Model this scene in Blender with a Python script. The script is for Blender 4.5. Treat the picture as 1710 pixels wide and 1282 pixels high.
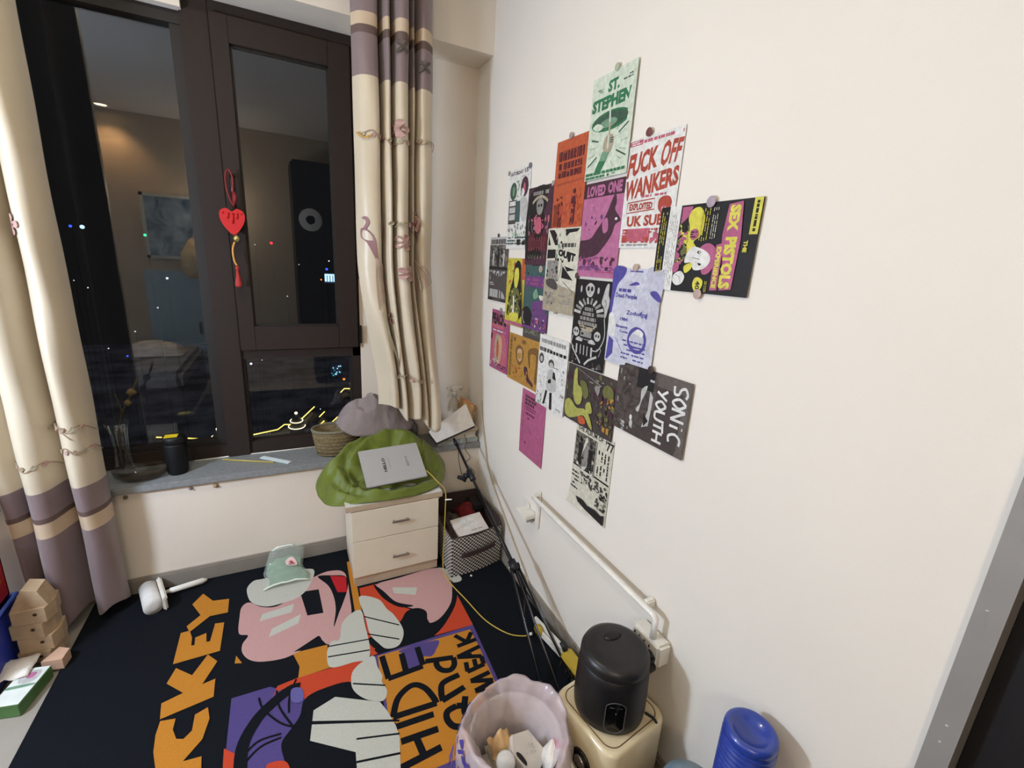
import bpy, bmesh, math, random
from mathutils import Vector, Matrix, noise
from mathutils.geometry import tessellate_polygon
for o in list(bpy.data.objects): bpy.data.objects.remove(o)
SC = bpy.context.scene; COL = SC.collection
V = Vector; PI = math.pi
# ---------------------------------------------------------------- camera
cd = bpy.data.cameras.new('camera'); cam = bpy.data.objects.new('camera', cd); COL.objects.link(cam)
cd.sensor_width = 36; cd.lens = 36*756.5/1710; cd.clip_start = .02; cd.clip_end = 500
cr = V((0.89659835, -0.43936966, 0.0553688)); cu = V((0.06451127, 0.25328289, 0.96523887)); cf = V((0.43812064, 0.86185966, -0.25543732))
cam.matrix_world = Matrix(((cr.x, cu.x, -cf.x, -0.9344), (cr.y, cu.y, -cf.y, -2.2095), (cr.z, cu.z, -cf.z, 1.4863), (0, 0, 0, 1)))
SC.camera = cam
# ---------------------------------------------------------------- world, view, lights
SC.view_settings.view_transform = 'Standard'; SC.view_settings.look = 'None'
SC.view_settings.gamma = 1; SC.view_settings.exposure = 0.0; SC.view_settings.use_curve_mapping = False
W = bpy.data.worlds.new('night'); SC.world = W; W.use_nodes = True
W.node_tree.nodes['Background'].inputs[0].default_value = (.2, .21, .24, 1)
W.node_tree.nodes['Background'].inputs[1].default_value = .025
def light(name, kind, loc, energy, col, size=.3, target=None, spot=None, blend=.5):
    l = bpy.data.lights.new(name, kind); l.energy = energy; l.color = col
    if kind == 'AREA': l.shape = 'DISK'; l.size = size
    else: l.shadow_soft_size = size
    if kind == 'SPOT': l.spot_size = spot; l.spot_blend = blend
    o = bpy.data.objects.new(name, l); COL.objects.link(o); o.location = loc
    if target: o.rotation_euler = (V(target)-V(loc)).to_track_quat('-Z', 'Y').to_euler()
    return o
light('floor_lamp_light', 'POINT', (-2.35, -1.05, 1.42), 116, (.66, .79, 1), .12)
light('rear_fill_light', 'POINT', (-1.4, -3.15, 1.9), 30, (1, .86, .68), .10)  # added warm fill standing for ambient downlight glow, no fixture of its own
light('corner_fill_light', 'AREA', (-1.3, -1.0, 2.68), 9, (1, .90, .66), .15, (-1.3, -1.0, 0))  # added overhead fill that brightens the corner by the window
ground_fill = bpy.data.lights.new('ground_fill_light', 'SUN'); ground_fill.energy = .16; ground_fill.color = (.86, .9, 1); ground_fill.angle = .02  # added sun that lifts the dark ground outside to grey, not a moon
mo = bpy.data.objects.new('ground_fill_light', ground_fill); COL.objects.link(mo); mo.rotation_euler = (math.radians(22), 0, 0)
light('downlight_beam', 'SPOT', (-2.336, -3.24, 2.675), 80, (1, .62, .30), .03, (-2.336, -3.27, 0), 1.9, .8)
# ---------------------------------------------------------------- materials
def srgb(h):
    if isinstance(h, str): h = [int(h[i:i+2], 16) for i in (0, 2, 4)]
    return tuple(((c/255)/12.92 if c/255 <= .04045 else ((c/255+.055)/1.055)**2.4) for c in h)
MC = {}
def mat(name, col=None, rough=.6, metal=0., spec=.4, var=.06, scale=30, bump=0., bscale=200, emit=0, sheen=0, coat=0, trans=0):
    if name in MC: return MC[name]
    m = bpy.data.materials.new(name); m.use_nodes = True; nt = m.node_tree; b = nt.nodes['Principled BSDF']
    c = srgb(col); b.inputs['Roughness'].default_value = rough; b.inputs['Metallic'].default_value = metal
    b.inputs['Specular IOR Level'].default_value = spec
    b.inputs['Coat Weight'].default_value = coat; b.inputs['Sheen Weight'].default_value = sheen
    b.inputs['Transmission Weight'].default_value = trans
    tc = nt.nodes.new('ShaderNodeTexCoord')
    if var:
        n = nt.nodes.new('ShaderNodeTexNoise'); n.inputs['Scale'].default_value = scale; n.inputs['Detail'].default_value = 3
        r = nt.nodes.new('ShaderNodeValToRGB'); nt.links.new(tc.outputs['Object'], n.inputs['Vector'])
        r.color_ramp.elements[0].position = .3; r.color_ramp.elements[1].position = .7
        r.color_ramp.elements[0].color = tuple(x*(1-var) for x in c)+(1,); r.color_ramp.elements[1].color = tuple(min(1, x*(1+var)) for x in c)+(1,)
        nt.links.new(n.outputs['Fac'], r.inputs[0]); nt.links.new(r.outputs[0], b.inputs['Base Color'])
    else: b.inputs['Base Color'].default_value = c+(1,)
    if bump:
        n2 = nt.nodes.new('ShaderNodeTexNoise'); n2.inputs['Scale'].default_value = bscale; n2.inputs['Detail'].default_value = 4
        nt.links.new(tc.outputs['Object'], n2.inputs['Vector'])
        bp = nt.nodes.new('ShaderNodeBump'); bp.inputs['Strength'].default_value = bump; bp.inputs['Distance'].default_value = .01
        nt.links.new(n2.outputs['Fac'], bp.inputs['Height']); nt.links.new(bp.outputs[0], b.inputs['Normal'])
    if emit:
        b.inputs['Emission Color'].default_value = c+(1,); b.inputs['Emission Strength'].default_value = emit
    MC[name] = m; return m
def photo_mat(name, c0, c1, scale=60, sharp=.08, c2=None):
    """printed picture: blotchy ink of two or three tones"""
    if name in MC: return MC[name]
    m = bpy.data.materials.new(name); m.use_nodes = True; nt = m.node_tree; b = nt.nodes['Principled BSDF']
    b.inputs['Roughness'].default_value = .45
    tc = nt.nodes.new('ShaderNodeTexCoord'); n = nt.nodes.new('ShaderNodeTexNoise'); n.inputs['Scale'].default_value = scale
    n.inputs['Detail'].default_value = 3; n.inputs['Distortion'].default_value = 1.2
    nt.links.new(tc.outputs['Object'], n.inputs['Vector']); r = nt.nodes.new('ShaderNodeValToRGB'); nt.links.new(n.outputs['Fac'], r.inputs[0])
    e = r.color_ramp.elements; e[0].position = .5-sharp; e[1].position = .5+sharp
    e[0].color = srgb(c0)+(1,); e[1].color = srgb(c1)+(1,)
    if c2: x = e.new(.5+sharp*2.2); x.color = srgb(c2)+(1,)
    nt.links.new(r.outputs[0], b.inputs['Base Color']); MC[name] = m; return m
def mixmat(name, kind, col, fac, rough=.1):
    """part transparent sheet: fac of it is gloss or milky film"""
    if name in MC: return MC[name]
    m = bpy.data.materials.new(name); m.use_nodes = True; nt = m.node_tree; nt.nodes.clear()
    out = nt.nodes.new('ShaderNodeOutputMaterial'); mx = nt.nodes.new('ShaderNodeMixShader'); t = nt.nodes.new('ShaderNodeBsdfTransparent')
    if kind == 'glass': g = nt.nodes.new('ShaderNodeBsdfGlossy'); g.inputs['Roughness'].default_value = rough; g.inputs['Color'].default_value = srgb(col)+(1,)
    else: g = nt.nodes.new('ShaderNodeBsdfPrincipled'); g.inputs['Base Color'].default_value = srgb(col)+(1,); g.inputs['Roughness'].default_value = rough; g.inputs['Specular IOR Level'].default_value = .6
    nz = nt.nodes.new('ShaderNodeTexNoise'); nz.inputs['Scale'].default_value = 9
    mr = nt.nodes.new('ShaderNodeMapRange'); mr.inputs['To Min'].default_value = fac*.8; mr.inputs['To Max'].default_value = min(1, fac*1.2)
    if kind == 'glass':
        lw = nt.nodes.new('ShaderNodeLayerWeight'); lw.inputs['Blend'].default_value = .2
        ad = nt.nodes.new('ShaderNodeMath'); ad.operation = 'MULTIPLY_ADD'; ad.inputs[1].default_value = .5; ad.inputs[2].default_value = fac
        nt.links.new(lw.outputs['Fresnel'], ad.inputs[0]); nt.links.new(ad.outputs[0], mx.inputs[0])
        lw.inputs['Blend'].default_value = .1
    else:
        nt.links.new(nz.outputs['Fac'], mr.inputs['Value']); nt.links.new(mr.outputs[0], mx.inputs[0])
    nt.links.new(t.outputs[0], mx.inputs[1]); nt.links.new(g.outputs[0], mx.inputs[2]); nt.links.new(mx.outputs[0], out.inputs[0])
    MC[name] = m; return m
def emat(name, col, strength):
    if name in MC: return MC[name]
    m = bpy.data.materials.new(name); m.use_nodes = True; nt = m.node_tree; nt.nodes.clear()
    out = nt.nodes.new('ShaderNodeOutputMaterial'); e = nt.nodes.new('ShaderNodeEmission'); e.inputs[0].default_value = srgb(col)+(1,); e.inputs[1].default_value = strength
    nt.links.new(e.outputs[0], out.inputs[0]); MC[name] = m; return m
# ---------------------------------------------------------------- mesh helpers
class MB:
    def __init__(s): s.b = bmesh.new(); s.ms = []
    def mi(s, m):
        if m not in s.ms: s.ms.append(m)
        return s.ms.index(m)
    def face(s, vs, m, smooth=False):
        try: f = s.b.faces.new(vs)
        except ValueError: return None
        f.material_index = s.mi(m); f.smooth = smooth; return f
    def box(s, a, b, m, M=None, bev=0):
        a, b = V(a), V(b); lo = V([min(a[i], b[i]) for i in range(3)]); hi = V([max(a[i], b[i]) for i in range(3)])
        t = bmesh.new(); bmesh.ops.create_cube(t, size=1)
        for v in t.verts: v.co = V([lo[i]+(v.co[i]+.5)*(hi[i]-lo[i]) for i in range(3)])
        if bev: bmesh.ops.bevel(t, geom=t.edges[:], offset=bev, segments=2, affect='EDGES')
        s.merge(t, m, M, False); return s
    def merge(s, t, m, M=None, smooth=True):
        k = s.mi(m); mp = {}
        for v in t.verts: mp[v] = s.b.verts.new(M @ v.co if M else v.co)
        for f in t.faces:
            try: g = s.b.faces.new([mp[v] for v in f.verts]); g.material_index = k; g.smooth = smooth
            except ValueError: pass
        t.free()
    def tube(s, pts, r, m, n=10, closed=False, cap=True):
        pts = [V(p) for p in pts]; N = len(pts); rings = []; rr = r if isinstance(r, (list, tuple)) else [r]*N
        up = None
        for i, p in enumerate(pts):
            d = (pts[(i+1) % N]-pts[i-1]) if closed else (pts[min(i+1, N-1)]-pts[max(i-1, 0)])
            d.normalize()
            if up is None: up = V((0, 0, 1)) if abs(d.z) < .9 else V((1, 0, 0))
            sx = d.cross(up).normalized(); up = sx.cross(d).normalized()
            rings.append([s.b.verts.new(p+(sx*math.cos(2*PI*k/n)+up*math.sin(2*PI*k/n))*rr[i]) for k in range(n)])
        for i in range(N if closed else N-1):
            A, B = rings[i], rings[(i+1) % N]
            for k in range(n): s.face([A[k], A[(k+1) % n], B[(k+1) % n], B[k]], m, True)
        if cap and not closed: s.face(rings[0][::-1], m); s.face(rings[-1], m)
        return s
    def lathe(s, prof, c, m, n=40, M=None, smooth=True, wob=None):
        """prof: list of (r, z); c: axis base"""
        c = V(c); rings = []
        for (r, z) in prof:
            rg = []
            for k in range(n):
                a = 2*PI*k/n; q = V((r*math.cos(a), r*math.sin(a), z))
                if wob: q = wob(q, a)
                if M: q = M @ q
                rg.append(s.b.verts.new(c+q))
            rings.append(rg)
        for i in range(len(rings)-1):
            for k in range(n): s.face([rings[i][k], rings[i][(k+1) % n], rings[i+1][(k+1) % n], rings[i+1][k]], m, smooth)
        if prof[0][0] > 0: s.face(rings[0][::-1], m)
        if prof[-1][0] > 0: s.face(rings[-1], m)
        return s
    def grid(s, fn, nu, nv, m, smooth=True):
        g = [[s.b.verts.new(fn(i/nu, j/nv)) for j in range(nv+1)] for i in range(nu+1)]
        for i in range(nu):
            for j in range(nv):
                mm = m(((i+.5)/nu), ((j+.5)/nv)) if callable(m) else m
                s.face([g[i][j], g[i+1][j], g[i+1][j+1], g[i][j+1]], mm, smooth)
        return s
    def prism(s, pts, z0, z1, m, M=None):
        t = bmesh.new(); a = [t.verts.new((p[0], p[1], z0)) for p in pts]; b = [t.verts.new((p[0], p[1], z1)) for p in pts]
        n = len(pts)
        for k in range(n): t.faces.new([a[k], a[(k+1) % n], b[(k+1) % n], b[k]])
        tri = tessellate_polygon([[V((p[0], p[1], 0)) for p in pts]])
        for q in tri:
            try: t.faces.new([b[i] for i in q]); t.faces.new([a[i] for i in reversed(q)])
            except ValueError: pass
        bmesh.ops.recalc_face_normals(t, faces=t.faces[:]); s.merge(t, m, M, False); return s
    def build(s, name, parent=None, thick=0, sub=0, label=None, cat=None, group=None, kind=None, recalc=True):
        if recalc: bmesh.ops.recalc_face_normals(s.b, faces=s.b.faces[:])
        me = bpy.data.meshes.new(name); s.b.to_mesh(me); s.b.free()
        for m in s.ms: me.materials.append(m)
        o = bpy.data.objects.new(name, me); COL.objects.link(o)
        if parent: o.parent = parent
        if thick: md = o.modifiers.new('thickness', 'SOLIDIFY'); md.thickness = thick; md.offset = -1
        if sub: md = o.modifiers.new('smooth', 'SUBSURF'); md.levels = sub; md.render_levels = sub
        tag(o, label, cat, group, kind); return o
def tag(o, label=None, cat=None, group=None, kind=None):
    if label: o['label'] = label
    if cat: o['category'] = cat
    if group: o['group'] = group
    if kind: o['kind'] = kind
    return o
def thing(name, label, cat, loc=(0, 0, 0), group=None):
    o = bpy.data.objects.new(name, None); COL.objects.link(o); o.empty_display_size = .05
    return tag(o, label, cat, group)
def catmull(p, closed=False, n=6):
    N = len(p); out = []
    for i in range(N if closed else N-1):
        P = [V(p[(i+k-1) % N]) if closed else V(p[min(max(i+k-1, 0), N-1)]) for k in range(4)]
        for j in range(n):
            t = j/n; out.append(.5*((2*P[1])+(P[2]-P[0])*t+(2*P[0]-5*P[1]+4*P[2]-P[3])*t*t+(3*P[1]-P[0]-3*P[2]+P[3])*t**3))
    if not closed: out.append(V(p[-1]))
    return out
TC = {}
def glyphs(s, bold):
    k = (s, bold)
    if k not in TC:
        cu_ = bpy.data.curves.new('t', 'FONT'); cu_.body = s; cu_.size = 1; cu_.offset = bold; cu_.resolution_u = 2
        o = bpy.data.objects.new('t', cu_); me = o.to_mesh(); vs = [(v.co.x, v.co.y) for v in me.vertices]; fs = [tuple(p.vertices) for p in me.polygons]
        o.to_mesh_clear(); bpy.data.objects.remove(o); bpy.data.curves.remove(cu_)
        x0 = min(v[0] for v in vs); x1 = max(v[0] for v in vs); y0 = min(v[1] for v in vs); y1 = max(v[1] for v in vs)
        TC[k] = ([((x-x0)/(x1-x0), (y-y0)/(y1-y0)) for x, y in vs], fs)
    return TC[k]
class CV:
    """flat print laid on a surface: fn(u, v, height) -> point; sizes in metres are u*sx, v*sy"""
    def __init__(s, mb, fn, mats, sx=1, sy=1, dz=.00012, z0=.0004):
        s.mb = mb; s.fn = fn; s.mats = mats; s.sx = sx; s.sy = sy; s.dz = dz; s.z = z0
    def M(s, k): return s.mats[k] if isinstance(k, str) else k
    def up(s): s.z += s.dz
    def raw(s, pts, faces, key):
        vs = [s.mb.b.verts.new(s.fn(p[0], p[1], s.z)) for p in pts]
        for f in faces: s.mb.face([vs[i] for i in f], s.M(key))
    def poly(s, key, pts):
        s.up(); pts = [(p[0], p[1]) for p in pts]
        s.raw(pts, tessellate_polygon([[V((p[0]*s.sx, p[1]*s.sy, 0)) for p in pts]]), key)
    def rect(s, key, a, b, c, d, n=1):
        s.up()
        for i in range(n):
            v0 = b+(d-b)*i/n; v1 = b+(d-b)*(i+1)/n
            s.raw([(a, v0), (c, v0), (c, v1), (a, v1)], [(0, 1, 2, 3)], key)
    def smooth(s, key, pts, n=5): s.poly(key, catmull([(p[0], p[1], 0) for p in pts], True, n))
    def ell(s, key, u, v, ru, rv, n=20, a0=0):
        s.up(); s.raw([(u+ru*math.cos(2*PI*k/n+a0), v+rv*math.sin(2*PI*k/n+a0)) for k in range(n)], [tuple(range(n))], key)
    def stroke(s, key, w, pts, smooth=True, taper=False):
        s.up(); p = catmull([(q[0], q[1], 0) for q in pts], False, 5) if smooth and len(pts) > 2 else [V((q[0], q[1], 0)) for q in pts]
        q = [V((a.x*s.sx, a.y*s.sy)) for a in p]; L = []; R = []
        for i in range(len(q)):
            d = q[min(i+1, len(q)-1)]-q[max(i-1, 0)]
            if d.length < 1e-9: d = V((1, 0))
            d.normalize(); nn = V((-d.y, d.x))*w/2
            if taper: nn = nn*max(.15, 1-i/(len(q)-1))
            L.append(q[i]+nn); R.append(q[i]-nn)
        pts2 = [(a.x/s.sx, a.y/s.sy) for a in L+R]; n = len(q)
        s.raw(pts2, [(i, i+1, n+i+1, n+i) for i in range(n-1)], key)
    def text(s, key, t, a, b, c, d, bold=.02, rot=0, quad=None):
        s.up(); vs, fs = glyphs(t, bold)
        if quad: P = [V((q[0], q[1])) for q in quad]; f = lambda x, y: P[3].lerp(P[2], x).lerp(P[0].lerp(P[1], x), y)
        elif rot == 0: f = lambda x, y: V((a+x*(c-a), d-y*(d-b)))
        elif rot == 90: f = lambda x, y: V((a+y*(c-a), b+x*(d-b)))
        else: f = lambda x, y: V((c-y*(c-a), d-x*(d-b)))
        s.raw([f(x, y) for x, y in vs], fs, key)
    def blobs(s, keys, a, b, c, d, n, size, seed):
        r = random.Random(seed)
        for i in range(n):
            u = r.uniform(a, c); v = r.uniform(b, d); k = r.choice(keys); z = size*r.uniform(.4, 1.2); an = r.uniform(0, PI); st = r.uniform(.3, 1)
            pts = []
            for j in range(8):
                t = 2*PI*j/8; q = z*r.uniform(.6, 1.1); x = q*math.cos(t); y = q*st*math.sin(t)
                pts.append((min(max(u+(x*math.cos(an)-y*math.sin(an))/s.sx, a), c), min(max(v+(x*math.sin(an)+y*math.cos(an))/s.sy, b), d)))
            s.poly(k, pts)
    def dashes(s, key, a, b, c, d, rows, seed, fill=.75, rot=False, h=.55):
        r = random.Random(seed); s.up()
        for i in range(rows):
            if rot:
                u = a+(c-a)*(i+.2)/rows; uu = u+(c-a)*h/rows; v = b
                while v < d-1e-4:
                    l = min(r.uniform(.02, .08), d-v)
                    if r.random() < fill: s.raw([(u, v), (uu, v), (uu, v+l*.8), (u, v+l*.8)], [(0, 1, 2, 3)], key)
                    v += l
            else:
                v = b+(d-b)*(i+.2)/rows; vv = v+(d-b)*h/rows; u = a
                while u < c-1e-4:
                    l = min(r.uniform(.03, .12), c-u)
                    if r.random() < fill: s.raw([(u, v), (u+l*.8, v), (u+l*.8, vv), (u, vv)], [(0, 1, 2, 3)], key)
                    u += l
def ncol(key, col, rough=.5): return mat('ink_'+key, col, rough, var=.03)
RUG=[('p','purple',0,[-1.184,-0.733,-1.068,-0.735,-0.952,-0.825,-0.963,-0.894,-1.027,-0.965,-1.01,-1.051,-1.002,-1.129,-1.192,-1.044,-1.183,-0.974]),
('p','redor',0,[-1.044,-0.742,-0.978,-0.734,-0.769,-0.741,-0.738,-0.74,-0.766,-0.791,-0.811,-0.831,-0.961,-0.833,-0.974,-0.777,-1.009,-0.76,-1.05,-0.767,-1.06,-0.782]),
('p','orange',0,[-0.994,-0.613,-0.872,-0.621,-0.868,-0.734,-0.978,-0.736,-0.972,-0.686]),
('p','orange',0,[-1.186,-0.581,-1.184,-0.544,-1.162,-0.589]),
('s','black',0,[-0.961,-0.833,-0.903,-0.815,-0.804,-0.83,-0.783,-0.943,-0.811,-1.091,-0.847,-1.198,-1.0,-1.13,-1.023,-1.027,-1.032,-0.963,-1.003,-0.924,-0.977,-0.888]),
('s','pink',0,[-1.156,-0.257,-1.183,-0.276,-1.187,-0.337,-1.183,-0.43,-1.15,-0.455,-1.166,-0.492,-1.165,-0.536,-1.139,-0.583,-1.095,-0.611,-1.02,-0.625,-0.955,-0.606,-0.901,-0.562,-0.884,-0.603,-0.855,-0.628,-0.813,-0.621,-0.769,-0.511,-0.759,-0.395,-0.759,-0.211,-0.822,-0.167,-0.89,-0.183,-0.94,-0.216,-1.033,-0.32,-1.104,-0.308]),
('s','black',0,[-0.878,-0.188,-0.817,-0.203,-0.757,-0.237,-0.759,-0.317,-0.789,-0.408,-0.81,-0.46,-0.84,-0.537,-0.823,-0.442,-0.823,-0.356,-0.839,-0.271]),
('p','red',0,[-0.825,-0.203,-0.757,-0.237,-0.766,-0.347,-0.805,-0.332]),
('p','black',0,[-0.957,-0.269,-0.88,-0.281,-0.872,-0.44,-0.934,-0.431]),
('s','cream',0,[-1.169,-0.15,-1.145,-0.112,-1.11,-0.112,-1.032,-0.108,-0.896,-0.122,-0.917,-0.239,-0.962,-0.299,-1.025,-0.313,-1.076,-0.314,-1.115,-0.295,-1.149,-0.257,-1.166,-0.203]),
('p','cream',0,[-1.112,-0.391,-1.103,-0.352,-0.982,-0.338,-0.993,-0.386]),
('p','cream',0,[-1.076,-0.495,-1.066,-0.453,-0.958,-0.412,-0.97,-0.463]),
('p','black',0,[-0.991,-0.609,-0.901,-0.562,-0.875,-0.617]),
('s','cream',0,[-0.337,-0.337,-0.283,-0.381,-0.254,-0.443,-0.268,-0.471,-0.31,-0.461,-0.335,-0.403]),
('l','black',0.006,[-0.341,-0.358,-0.327,-0.42,-0.302,-0.464]),
('p','orange',0,[-0.741,-0.128,-0.714,-0.124,-0.723,-0.489,-0.75,-0.491]),
('p','redor',0,[-0.712,-0.343,-0.636,-0.342,-0.568,-0.519,-0.518,-0.573,-0.591,-0.62,-0.724,-0.729,-0.718,-0.513]),
('p','redor',0,[-0.312,-0.545,-0.31,-0.746,-0.476,-0.74]),
('p','redor',0,[-0.724,-0.684,-0.7,-0.74,-0.726,-0.742]),
('s','pink',0,[-0.637,-0.348,-0.528,-0.339,-0.342,-0.336,-0.314,-0.446,-0.332,-0.556,-0.403,-0.666,-0.469,-0.676,-0.483,-0.588,-0.529,-0.552,-0.58,-0.502,-0.619,-0.425]),
('s','black',0,[-0.589,-0.615,-0.548,-0.567,-0.5,-0.564,-0.469,-0.6,-0.479,-0.664,-0.424,-0.657,-0.351,-0.584,-0.308,-0.475,-0.307,-0.541,-0.362,-0.638,-0.472,-0.737,-0.587,-0.732,-0.69,-0.727,-0.723,-0.656,-0.661,-0.642]),
('s','cream',0,[-0.72,-0.399,-0.646,-0.445,-0.622,-0.519,-0.601,-0.567,-0.584,-0.664,-0.615,-0.73,-0.664,-0.73,-0.69,-0.688,-0.712,-0.631,-0.714,-0.536]),
('l','black',0.006,[-0.727,-0.52,-0.593,-0.63]),
('l','black',0.006,[-0.721,-0.627,-0.609,-0.703]),
('p','cream',0,[-0.573,-0.394,-0.467,-0.437,-0.487,-0.482,-0.573,-0.434]),
('s','black',0,[-0.649,-0.343,-0.615,-0.402,-0.577,-0.491,-0.511,-0.544,-0.57,-0.529,-0.624,-0.448]),
('s','cream',0,[-0.867,-0.633,-0.852,-0.611,-0.825,-0.612,-0.806,-0.53,-0.758,-0.485,-0.725,-0.488,-0.722,-0.565,-0.729,-0.738,-0.792,-0.744,-0.869,-0.735,-0.877,-0.674]),
('l','black',0.006,[-0.867,-0.633,-0.719,-0.657]),
('l','black',0.006,[-0.874,-0.683,-0.725,-0.711]),
('p','purple',0,[-0.717,-0.746,-0.31,-0.746,-0.324,-1.112,-0.448,-1.373,-0.731,-1.247,-0.691,-1.029,-0.726,-1.008,-0.72,-0.983,-0.711,-0.804,-0.727,-0.791]),
('p','orange',0,[-0.702,-0.752,-0.331,-0.765,-0.329,-0.85,-0.334,-1.043,-0.42,-1.141,-0.52,-1.228,-0.619,-1.225,-0.651,-1.22,-0.718,-1.19,-0.692,-1.048,-0.714,-1.013,-0.706,-0.91,-0.709,-0.826]),
('s','purple',0,[-0.618,-0.758,-0.473,-0.766,-0.49,-0.81,-0.515,-0.832,-0.547,-0.822,-0.562,-0.851,-0.617,-0.857,-0.608,-0.788]),
('p','black',0,[-0.607,-1.256,-0.535,-1.244,-0.515,-1.253,-0.545,-1.33,-0.62,-1.296]),
('l','black',0.022,[-0.686,-0.866,-0.557,-0.863]),
('l','black',0.022,[-0.688,-0.758,-0.684,-0.865]),
('l','black',0.022,[-0.617,-0.775,-0.62,-0.862]),
('l','black',0.022,[-0.554,-0.769,-0.555,-0.858]),
('l','black',0.022,[-0.7,-1.017,-0.553,-1.026]),
('l','black',0.022,[-0.7,-1.017,-0.674,-0.96,-0.635,-0.931,-0.602,-0.928,-0.574,-0.955,-0.559,-0.995,-0.553,-1.026]),
('l','black',0.022,[-0.705,-1.053,-0.574,-1.06]),
('l','black',0.022,[-0.694,-1.107,-0.575,-1.114]),
('l','black',0.022,[-0.714,-1.184,-0.583,-1.174]),
('l','black',0.022,[-0.647,-1.113,-0.639,-1.178]),
('l','black',0.022,[-0.543,-0.846,-0.44,-0.87]),
('l','black',0.022,[-0.44,-0.87,-0.446,-0.901,-0.466,-0.918,-0.493,-0.91,-0.507,-0.887,-0.506,-0.862]),
('l','black',0.022,[-0.533,-1.025,-0.444,-1.006]),
('l','black',0.022,[-0.53,-1.026,-0.527,-0.995,-0.509,-0.96,-0.445,-0.951]),
('l','black',0.022,[-0.454,-1.041,-0.475,-1.089,-0.473,-1.118]),
('l','black',0.022,[-0.494,-1.063,-0.529,-1.07,-0.538,-1.096,-0.526,-1.126,-0.496,-1.138,-0.468,-1.123,-0.461,-1.096,-0.472,-1.073,-0.494,-1.063]),
('l','black',0.018,[-0.408,-0.827,-0.326,-0.823]),
('l','black',0.018,[-0.4,-0.772,-0.365,-0.824]),
('l','black',0.018,[-0.365,-0.821,-0.332,-0.782]),
('l','black',0.018,[-0.425,-0.875,-0.326,-0.861]),
('l','black',0.018,[-0.425,-0.876,-0.337,-0.907]),
('l','black',0.018,[-0.377,-0.877,-0.379,-0.896]),
('l','black',0.018,[-0.413,-0.952,-0.342,-0.945]),
('l','black',0.018,[-0.403,-0.91,-0.411,-0.951]),
('l','black',0.018,[-0.369,-0.909,-0.376,-0.949]),
('l','black',0.018,[-0.339,-0.907,-0.343,-0.944]),
('l','black',0.018,[-0.415,-0.993,-0.337,-0.985]),
('l','black',0.018,[-0.415,-0.993,-0.338,-1.021]),
('l','black',0.018,[-0.414,-1.036,-0.34,-1.025]),
('l','black',0.018,[-0.415,-1.037,-0.387,-1.044,-0.384,-1.071,-0.361,-1.074,-0.344,-1.05]),
('p','cream',0,[-0.936,-0.889,-0.866,-0.866,-0.73,-0.945,-0.714,-0.985,-0.698,-1.049,-0.695,-1.091,-0.724,-1.24,-0.835,-1.19,-0.828,-1.083,-0.952,-0.991]),
('p','black',0,[-0.948,-0.924,-0.683,-1.033,-0.685,-1.04,-0.949,-0.936]),
('s','cream',0,[-0.808,-0.82,-0.797,-0.784,-0.762,-0.757,-0.717,-0.746,-0.712,-0.8,-0.703,-0.845,-0.709,-0.87,-0.699,-0.913,-0.718,-0.945,-0.757,-0.928,-0.788,-0.897,-0.807,-0.859]),
('l','black',0.006,[-0.804,-0.837,-0.701,-0.889]),
('l','black',0.006,[-0.82,-1.043,-0.693,-1.08]),
('l','black',0.007,[-0.83,-1.114,-0.704,-1.141]),
('p','redor',0,[-1.189,-0.912,-1.149,-0.951,-1.141,-0.993,-1.132,-1.071,-1.183,-1.048]),
('s','redor',0,[-1.068,-1.014,-1.028,-1.022,-1.01,-1.051,-0.995,-1.132,-1.07,-1.098,-1.072,-1.034]),
('l','black',0.006,[-1.101,-0.768,-1.086,-0.819,-1.038,-0.889,-0.998,-0.923]),
('l','black',0.006,[-1.047,-0.761,-1.038,-0.832,-1.0,-0.919]),
('l','black',0.006,[-0.985,-0.74,-1.007,-0.802,-1.01,-0.866]),
('l','black',0.006,[-1.128,-0.981,-1.089,-0.95,-1.033,-0.944]),
('l','black',0.006,[-1.132,-0.956,-1.095,-0.929,-1.033,-0.931]),
('l','black',0.035,[-1.137,-1.058,-1.14,-0.934,-1.109,-0.858,-1.066,-0.813,-1.009,-0.777,-0.974,-0.777]),
('s','lilac',0,[-1.0,-0.777,-0.974,-0.781,-0.964,-0.805,-0.967,-0.838,-0.987,-0.839,-1.003,-0.818]),
('p','orange',0,[-1.339,-0.126,-1.371,-0.183,-1.331,-0.266,-1.372,-0.314,-1.356,-0.352,-1.296,-0.286,-1.232,-0.29,-1.235,-0.203,-1.296,-0.191]),
('p','orange',0,[-1.386,-0.345,-1.357,-0.344,-1.343,-0.388,-1.34,-0.43,-1.329,-0.433,-1.332,-0.392,-1.297,-0.382,-1.291,-0.432,-1.279,-0.434,-1.272,-0.34,-1.24,-0.346,-1.24,-0.499,-1.385,-0.502]),
('p','orange',0,[-1.372,-0.525,-1.389,-0.586,-1.332,-0.649,-1.389,-0.666,-1.381,-0.729,-1.238,-0.705,-1.241,-0.628,-1.279,-0.636,-1.243,-0.548,-1.278,-0.501,-1.316,-0.581]),
('p','orange',0,[-1.379,-0.736,-1.337,-0.745,-1.338,-0.784,-1.323,-0.822,-1.303,-0.831,-1.284,-0.811,-1.284,-0.754,-1.25,-0.741,-1.24,-0.787,-1.251,-0.854,-1.293,-0.907,-1.246,-0.912,-1.234,-1.025,-1.364,-0.968,-1.361,-0.896,-1.376,-0.842,-1.382,-0.784])]
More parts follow.
